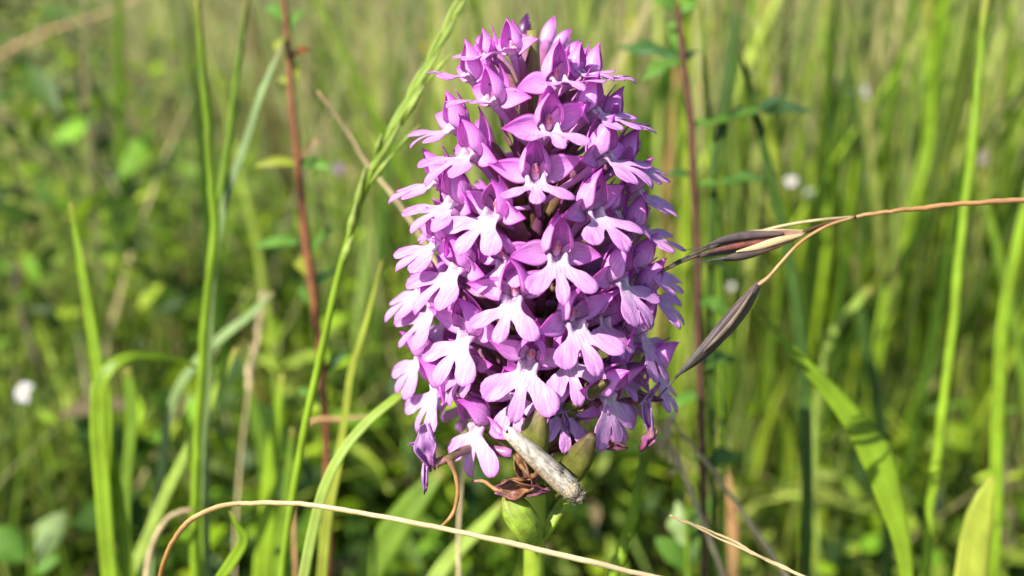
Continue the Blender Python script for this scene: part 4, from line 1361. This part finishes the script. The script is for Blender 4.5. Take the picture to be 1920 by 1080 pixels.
stem('bright stem slanting from under the curled dead flower', [(1218, 830), (1204, 890), (1186, 960), (1166, 1030), (1148, 1080)], .165, [16, 20, 24, 26], 'g_bright')
stem('grey-brown straw slanting past the dry seed head', [(1255, 785), (1325, 868), (1385, 950), (1440, 1030), (1475, 1080)], .20, [6, 9, 10, 10], 'straw', name='dry_stalk', cat='dry stalk', group='dry stalks in the meadow')
blade('orange dying blade among green herbs', [(1350, 850), (1362, 900), (1372, 960), (1374, 1010), (1374, 1080)], .30, [4, 14, 18, 16, 14], 'oat_stalk')
blade('short pale green blade stub tilted away from the oat', [(1632, 538), (1600, 575), (1565, 618), (1540, 700), (1530, 1080)], .30, [12, 16, 12, 8], 'g_pale')
blade('upright blade at the far edge of the grasses', [(1935, 320), (1905, 460), (1880, 600), (1870, 760), (1860, 1080)], .27, [10, 18, 24, 24], 'g_bright')
blade('leaning blade crossing the upright edge blade', [(1840, 330), (1870, 470), (1905, 620), (1930, 800), (1940, 1080)], .30, [8, 18, 22, 20], 'g_mid')
blade('dark blade low among the grasses beneath the oat stalk', [(1600, 480), (1618, 620), (1645, 760), (1660, 900), (1662, 1080)], .33, [8, 24, 28, 26], 'g_dark')

# in-focus dry stalks by the orchid
def arched_straw():
    d = 0.1085
    P = [at(300, 1085, d + .012), at(318, 1030, d + .010), at(350, 982, d + .008), at(405, 952, d + .006), at(480, 943, d + .004), at(570, 945, d + .002), at(700, 966, d), at(830, 991, d - .001), at(1000, 1027, d - .0015), at(1130, 1058, d - .001), at(1240, 1085, d), at(1500, 1160, d + .004)]
    P = list(reversed(ground_end(P[0], Vector((-0.2, 0.3, -1))))) + P + ground_end(P[-1], Vector((1, 0, -0.9)), 0.5)
    n = len(P)
    rs = [W(q, d) * 0.5 for q in ([11] * 3 + [11, 11, 12, 13, 13, 13, 13, 14, 14, 15, 15, 15] + [14] * 3)]
    tb = tube(P, rs, n=190, sides=9, wob=0.08, flat=0.7, kink=0.000025)
    tag(link('dry_stalk', mesh_from('dry_stalk', *tb, mat=M['straw_red'])), 'long arched dry straw crossing in front of the orchid stem', 'dry stalk', 'dry stalks in the meadow')
    d = 0.107
    P = [at(1256, 966, d), at(1300, 984, d), at(1370, 1016, d), at(1440, 1050, d), at(1515, 1085, d), at(1640, 1150, d + .003)]
    P2 = P + ground_end(P[-1], Vector((0.8, 0.1, -1)), .6)
    parts = []
    for s, off in ((0, Vector((0, 0, 0))), (1, Vector((0.0001, -0.0001, -0.00024)))):
        parts.append(tube([p + off * min(1, i / 2) for i, p in enumerate(P2)], [W(q, d) * 0.5 for q in (4, 5, 5, 5, 6, 6, 6, 6, 6)], n=70, sides=7, wob=0.2, kink=0.00004))
    tag(link('dry_stalk', mesh_from('dry_stalk', *merge(*parts), mat=M['straw'])), 'thin grey split straw with a blunt broken tip', 'dry stalk', 'dry stalks in the meadow')
arched_straw()

# drooping oat panicle on the right
def spikelet_piece(P, wmax, mat, parent, name, seed, prof=None):
    C = catmull(P, 22)
    r = random.Random(seed)
    ph = r.uniform(0, 6)
    def ring(f, i):
        ww = wmax * (math.sin(math.pi * min(1, 0.05 + f * 0.93)) ** 0.85) * (1 - 0.30 * f) * 1.15 + 0.00003
        return [(ww * math.cos(a), ww * 0.45 * math.sin(a) * (1 + 0.1 * math.cos(5 * a + ph)), (f, 0.3, a, 1)) for a in [2 * math.pi * k / 10 for k in range(10)]]
    return link(name, mesh_from(name, *sweep(C, ring), mat=M[mat]), parent)

def oat():
    d = 0.118
    T = empty('wild_oat', (0, 0, 0))
    tag(T, 'drooping dry oat grass with dark purple spikelets on a reddish stalk', 'oat grass')
    P = [at(1590, 409, d), at(1640, 400, d), at(1720, 391, d + .001), at(1820, 382, d + .002), at(1930, 376, d + .004), at(2100, 390, d + .010), at(2300, 520, d + .018)]
    P += ground_end(P[-1], Vector((0.2, 0.2, -1)))
    tb = tube(P, [W(q, d) * .5 for q in (5, 8, 9, 10, 11, 11, 12, 14, 14, 14)], n=110, sides=9, wob=0.12, kink=0.00005)
    link('stalk', mesh_from('stalk', *tb, mat=M['oat_stalk']), T)
    tb = tube([at(1600, 407, d), at(1540, 412, d + .001), at(1470, 423, d + .002), at(1405, 440, d + .002), at(1375, 448, d + .002)], [W(q, d) * .5 for q in (6, 6, 6, 7, 4)], n=24, sides=8)
    link('pedicel', mesh_from('pedicel', *tb, mat=M['straw']), T)
    tb = tube([at(1605, 407, d), at(1570, 414, d), at(1535, 424, d), at(1505, 436, d)], [W(q, d) * .5 for q in (6, 5, 6, 8)], n=20, sides=8)
    link('pedicel', mesh_from('pedicel', *tb, mat=M['dark_stem']), T)
    tb = tube([at(1600, 408, d), at(1550, 424, d - .001), at(1500, 455, d - .001), at(1462, 495, d - .001), at(1438, 522, d - .001), at(1420, 535, d - .001)], [W(q, d) * .5 for q in (6, 6, 6, 6, 7, 9)], n=26, sides=8)
    link('pedicel', mesh_from('pedicel', *tb, mat=M['oat_stalk']), T)
    s1 = empty('spikelet', parent=T)
    hs = [([(1514, 433), (1450, 436), (1395, 440), (1345, 452)], .0004, .00048, 'straw'), ([(1512, 435), (1445, 441), (1385, 450), (1322, 466)], 0, .00062, 'husk'),
          ([(1510, 437), (1440, 448), (1380, 460), (1312, 477)], -.0004, .00060, 'husk_red'), ([(1506, 440), (1440, 462), (1395, 477), (1352, 485)], -.0010, .00072, 'husk'),
          ([(1508, 439), (1455, 452), (1420, 463), (1380, 472)], -.0014, .00050, 'straw'), ([(1470, 438), (1410, 440), (1360, 448), (1318, 463)], -.0010, .00055, 'husk_dark'),
          ([(1450, 462), (1405, 478), (1370, 484), (1335, 487)], -.0006, .00050, 'husk_dark'), ([(1430, 455), (1385, 466), (1345, 474), (1290, 484)], .0002, .00045, 'husk_dark')]
    for i, (pts, dz, wm, mt) in enumerate(hs):
        spikelet_piece([at(x, y, d + dz) for x, y in pts], wm, mt, s1, 'husk', i)
    aw = [[(1330, 464), (1295, 479), (1262, 494), (1228, 516)], [(1310, 478), (1285, 488), (1258, 501), (1232, 516)], [(1356, 484), (1338, 487), (1305, 490)], [(1325, 463), (1300, 467), (1278, 469)],
          [(1345, 453), (1310, 466), (1285, 478)], [(1340, 487), (1318, 491), (1296, 499)]]
    for i, pts in enumerate(aw):
        tb = tube([at(x, y, d) for x, y in pts], [W(6, d) * .5, W(5, d) * .5, W(1.5, d) * .5] if i < 2 else [W(2.5, d) * .5, W(1, d) * .5], n=14, sides=6, wob=0.15)
        link('awn', mesh_from('awn', *tb, mat=M['husk_dark']), s1)
    s2 = empty('spikelet', parent=T)
    h2 = [([(1426, 528), (1384, 586), (1334, 642), (1266, 708)], -.001, .00130, 'husk_dark'), ([(1422, 534), (1374, 594), (1328, 650), (1275, 702)], -.0024, .00090, 'husk_dark'),
          ([(1420, 532), (1390, 572), (1352, 616), (1312, 655)], -.0020, .00060, 'husk_dark'), ([(1400, 570), (1362, 622), (1318, 668), (1270, 705)], -.0016, .00060, 'husk_dark'),
          ([(1412, 545), (1372, 604), (1345, 634), (1318, 660)], -.0030, .00030, 'straw_dim')]
    for i, (pts, dz, wm, mt) in enumerate(h2):
        spikelet_piece([at(x, y, d + dz) for x, y in pts], wm, mt, s2, 'husk', i + 9)
    tb = tube([at(1285, 690, d - .001), at(1262, 714, d), at(1235, 745, d)], [W(6, d) * .5, W(4, d) * .5, W(2, d) * .5], n=10, sides=6)
    link('awn', mesh_from('awn', *tb, mat=M['husk_dark']), s2)
oat()

# green seed spike on the left
def seed_spike():
    d = 0.142
    T = empty('seed_spike', (0, 0, 0))
    tag(T, 'tall green grass with a narrow awned seed spike leaning toward the orchid', 'grass')
    path = [(868, -8), (828, 75), (790, 145), (745, 225), (700, 315), (668, 405), (642, 490), (618, 590), (596, 690), (574, 790), (556, 890), (540, 985), (528, 1080)]
    P = px_path(path, d)
    tb = tube(P, [W(q, d) * .5 for q in ([6, 8, 9, 10, 12, 13, 14, 14, 14, 15, 15, 15, 15, 15, 15, 15])], n=110, sides=9)
    link('stem', mesh_from('stem', *tb, mat=M['g_bright']), T)
    def scale_(p0, p1, wpx, k):
        a, b = at(*p0, d - .0006 * (k % 2)), at(*p1, d - .0006 * (k % 2))
        m1 = a.lerp(b, .5) + Vector((0.0003 * (1 if k % 2 else -1), 0, 0))
        return spikelet_piece([a, m1, b], W(wpx, d) * .42, 'g_pale', T, 'spikelet', k)
    k = 0
    for f in np.linspace(0.02, 0.98, 11):
        i = f * 4.6
        a = Vector((lerp_list([p[0] for p in path[:7]], min(1, i / 6)), lerp_list([p[1] for p in path[:7]], min(1, i / 6)), 0))
        b = Vector((lerp_list([p[0] for p in path[:7]], min(1, max(0, i - 1.15) / 6)), lerp_list([p[1] for p in path[:7]], min(1, max(0, i - 1.15) / 6)), 0))
        sg = 1 if k % 2 else -1
        scale_((a.x, a.y), (b.x + sg * 5, b.y + sg * 3), 11.5, k)
        k += 1
    for i, (p, q, wq) in enumerate([((752, 235), (795, 160), 12), ((795, 160), (848, 98), 8), ((690, 350), (740, 285), 12), ((738, 287), (788, 232), 7), ((660, 425), (686, 308), 15), ((652, 455), (668, 380), 18),
                                    ((700, 300), (716, 250), 12), ((640, 500), (662, 440), 18)]):
        a, b = at(*p, d), at(*q, d - .001)
        tb = tube([a, a.lerp(b, .5), b], [W(wq * .5, d) * .5, W(wq, d) * .5, W(2, d) * .5], n=14, sides=7)
        link('awn', mesh_from('awn', *tb, mat=M['g_pale']), T)
seed_spike()

# dry seed heads
def dry_head(label, path, heads, d, wst, seed):
    T = empty('dry_seed_head', (0, 0, 0))
    tag(T, label, 'seed head', 'dry seed heads')
    P = px_path(path, d)
    tb = tube(P, [W(wst, d) * .5 * q for q in (0.6, 1, 1, 1, 1, 1)], n=50, sides=8)
    link('stalk', mesh_from('stalk', *tb, mat=M['straw']), T)
    r = random.Random(seed)
    for i, (x, y, dx, dy, wq) in enumerate(heads):
        a = at(x, y, d + r.uniform(-.002, .002)); b = at(x + dx, y + dy, d + r.uniform(-.003, .003))
        spikelet_piece([a, a.lerp(b, .5) + Vector((r.uniform(-.0005, .0005), 0, 0)), b], W(wq, d) * .5, 'straw', T, 'spikelet', i)
rr = random.Random(8)
dry_head('dry papery seed head drooping below the curled dead flower', [(1238, 790), (1255, 835), (1280, 882), (1300, 935), (1330, 1010), (1356, 1080)],
         [(1250 + rr.uniform(-14, 24), 800 + i * 9, rr.uniform(-34, 26), rr.uniform(-34, -4), rr.uniform(9, 16)) for i in range(11)], .175, 10, 1)
dry_head('slim tan seed head beside the wide yellow-green blade', [(498, 552), (486, 620), (474, 690), (462, 770), (450, 880), (440, 1080)],
         [(494 - i * 3.6, 575 + i * 20, rr.uniform(-5, 9), -34, rr.uniform(7, 10)) for i in range(9)], .26, 5, 2)

# --- leafy plants
def leaf_mesh(P, wmax, mat, lobes=0, fold=0.2, nrm=None, name='leaf'):
    C = catmull(P, 18)
    def ring(f, i):
        ww = wmax * (math.sin(math.pi * min(1, 0.04 + 0.95 * f)) ** 0.75) + 0.0001
        if lobes:
            ww *= 1 + 0.32 * math.sin(f * lobes * 2 * math.pi)
        th = 0.0002
        return [(-ww, fold * ww, (f, 1, 1, 1)), (0, 0, (f, 0, 2, 1)), (ww, fold * ww, (f, 1, 3, 1)), (ww, fold * ww - th, (f, 1, 3, 1)), (0, -th, (f, 0, 2, 1)), (-ww, fold * ww - th, (f, 1, 1, 1))]
    return mesh_from(name, *sweep(C, ring, nrm=nrm or (lambda f: Vector((-0.25, -0.6, 0.8)))), mat=M[mat])

def leafy_plant(label, name, path, d, wst, mat_s, leaves, cat='plant', group=None):
    T = empty(name, (0, 0, 0))
    tag(T, label, cat, group)
    d = near(d)
    P = px_path(path, d)
    nv = len(path)
    tb = tube(P, [W(wst, d) * .5 * (0.7 + 0.3 * min(1, i / 3)) for i in range(len(P))], n=len(P) * 8, sides=9, wob=0.05)
    link('stem', mesh_from('stem', *tb, mat=M[mat_s]), T)
    for (x0, y0, x1, y1, wq, mt, lob, dz) in leaves:
        a = at(x0, y0, d); b = at(x1, y1, d + dz)
        m1 = a.lerp(b, .5) + CU * W(6, d)
        nr = Vector((-0.3, -0.5, 0.8)) if abs(x1 - x0) > abs(y1 - y0) * .6 else Vector((-0.2, -1, 0.3))
        link('leaf', leaf_mesh([a, m1, b], W(wq, d) * .5, mt, lob, nrm=lambda f: nr), T)
leafy_plant('red-stemmed herb with paired narrow yellow-green leaves', 'red_stemmed_herb',
            [(528, -30), (540, 80), (548, 200), (560, 310), (572, 440), (590, 570), (600, 660), (610, 800), (615, 950), (618, 1080)], .26, 15, 'red_stem',
            [(536, 40, 500, 10, 26, 'herb_leaf', 0, .01), (538, 60, 570, 20, 26, 'herb_leaf', 0, 0), (540, 70, 515, 95, 18, 'g_yellow', 0, -.005), (545, 110, 580, 92, 14, 'red_leaf', 0, 0), (545, 115, 560, 150, 14, 'g_yellow', 0, 0),
             (548, 160, 522, 150, 16, 'g_yellow', 0, .005), (560, 308, 478, 312, 24, 'g_yellow', 0, 0), (560, 308, 618, 315, 26, 'herb_leaf', 0, -.005), (562, 300, 605, 255, 10, 'oat_stalk', 0, 0),
             (572, 455, 476, 462, 28, 'herb_leaf', 0, .01), (578, 480, 630, 420, 20, 'herb_leaf', 0, 0), (582, 520, 545, 480, 22, 'g_yellow', 0, 0), (588, 540, 640, 500, 22, 'herb_leaf', 0, .01),
             (592, 580, 560, 540, 20, 'herb_leaf', 0, 0), (606, 700, 655, 660, 22, 'herb_leaf_dark', 0, 0), (608, 760, 560, 730, 22, 'herb_leaf', 0, 0), (612, 860, 670, 830, 24, 'herb_leaf', 0, 0)])
leafy_plant('dark red upright stem with lobed green leaves behind the orchid', 'dark_stemmed_plant',
            [(1270, 10), (1276, 60), (1282, 120), (1296, 235), (1299, 330), (1307, 450), (1308, 600), (1314, 760), (1318, 900), (1320, 1080)], .24, 15, 'dark_stem',
            [(1270, 20, 1222, 0, 26, 'herb_leaf', 0, 0), (1272, 25, 1310, 8, 30, 'herb_leaf', 0, 0), (1280, 110, 1160, 88, 34, 'herb_leaf_dark', 2, .01), (1280, 112, 1205, 150, 36, 'herb_leaf', 2, 0), (1282, 115, 1312, 96, 24, 'herb_leaf', 0, .01),
             (1282, 108, 1258, 40, 26, 'herb_leaf', 0, .01), (1297, 240, 1340, 232, 20, 'herb_leaf', 0, 0), (1335, 232, 1440, 205, 30, 'herb_leaf', 2, .01), (1425, 212, 1525, 208, 34, 'herb_leaf_dark', 2, .01), (1425, 212, 1470, 182, 28, 'herb_leaf_dark', 0, .012),
             (1300, 330, 1248, 328, 14, 'herb_leaf_dark', 0, 0), (1302, 350, 1352, 345, 10, 'herb_leaf', 0, 0), (1350, 345, 1440, 335, 34, 'herb_leaf', 2, .01), (1308, 480, 1380, 520, 34, 'herb_leaf', 0, .01),
             (1308, 560, 1370, 590, 30, 'herb_leaf', 2, 0), (1312, 690, 1380, 670, 34, 'herb_leaf', 2, .01), (1314, 740, 1250, 770, 30, 'herb_leaf', 0, .01), (1316, 880, 1390, 850, 36, 'herb_leaf', 2, .01)])
leafy_plant('pale crinkled leaf rosette low behind the split straw', 'leafy_herb',
            [(1290, 930), (1288, 990), (1290, 1080)], .27, 12, 'g_mid',
            [(1290, 1060, 1270, 940, 44, 'g_blue', 2, .005), (1290, 1060, 1330, 980, 40, 'herb_leaf', 2, .005), (1290, 1070, 1230, 1010, 40, 'herb_leaf', 0, .0), (1290, 1000, 1340, 930, 30, 'herb_leaf', 0, .01)])
leafy_plant('broad blue-green leaf at the foot of the woody stem', 'leafy_herb',
            [(60, 990), (62, 1030), (60, 1080)], .30, 12, 'g_mid',
            [(60, 1060, 120, 960, 60, 'g_blue', 0, .01), (50, 1050, -30, 1000, 60, 'herb_leaf', 0, 0), (60, 1070, 110, 1050, 50, 'herb_leaf', 0, 0)])

# --- little blurred flowers of the meadow
def bloom(label, px, py, d, rpx, mat, seed, n=5, name='meadow_flower', centre='yellow_petal'):
    c = at(px, py, d)
    T = empty(name, (0, 0, 0))
    tag(T, label, 'flower', 'small meadow flowers')
    r = random.Random(seed)
    L_ = W(rpx * 0.66, d)
    fwd = Vector((-0.25, -0.75, 0.6)).normalized()
    X = fwd.cross(Vector((0, 0, 1))).normalized(); Y = X.cross(fwd)
    for i in range(n):
        a = i * 2 * math.pi / n + r.uniform(-.2, .2)
        dv = X * math.cos(a) + Y * math.sin(a)
        ln = L_ * r.uniform(.8, 1.1)
        link('petal', leaf_mesh([c + dv * L_ * .1, c + dv * ln * .6 + fwd * L_ * .12, c + dv * ln], L_ * .36, mat, 0, 0.15, nrm=lambda f: fwd, name='petal'), T)
    tb = tube([c - fwd * L_ * .15, c + fwd * L_ * .1, c + fwd * L_ * .2], [L_ * .2, L_ * .22, L_ * .06], n=6, sides=8)
    link('flower_centre', mesh_from('flower_centre', *tb, mat=M[centre]), T)
    foot = ground_end(c, Vector((r.uniform(-.2, .2), .1, -1)))
    tb = tube([c - fwd * L_ * .15] + foot, [W(4, d), W(4, d), W(5, d), W(5, d)], n=20, sides=7)
    link('stalk', mesh_from('stalk', *tb, mat=M['g_mid']), T)
bloom('white flower crossed by a thin dark stem', 1612, 172, .45, 28, 'white_petal', 1)
bloom('white flower glimpsed between the dark curved blade and tall stems', 1484, 340, .42, 18, 'white_petal', 2)
bloom('tiny white flower just beside a larger white one', 1518, 362, .44, 13, 'white_petal', 3)
bloom('white flower beside the dark brown woody stem', 45, 735, .34, 34, 'white_petal', 4)
bloom('mauve flower behind the red-stemmed herb', 632, 318, .42, 20, 'mauve_petal', 5, n=7, centre='mauve_petal')
bloom('mauve flower behind the long slender green stem', 1848, 298, .5, 24, 'mauve_petal', 6, n=7, centre='mauve_petal')
bloom('yellow flower behind the tip of the green seed spike', 800, 88, .55, 14, 'yellow_petal', 7)
bloom('yellow flower high behind the dark red stem', 1185, 46, .6, 14, 'yellow_petal', 8)
bloom('tiny white flower behind the oat spikelets', 1372, 538, .40, 11, 'white_petal', 9)
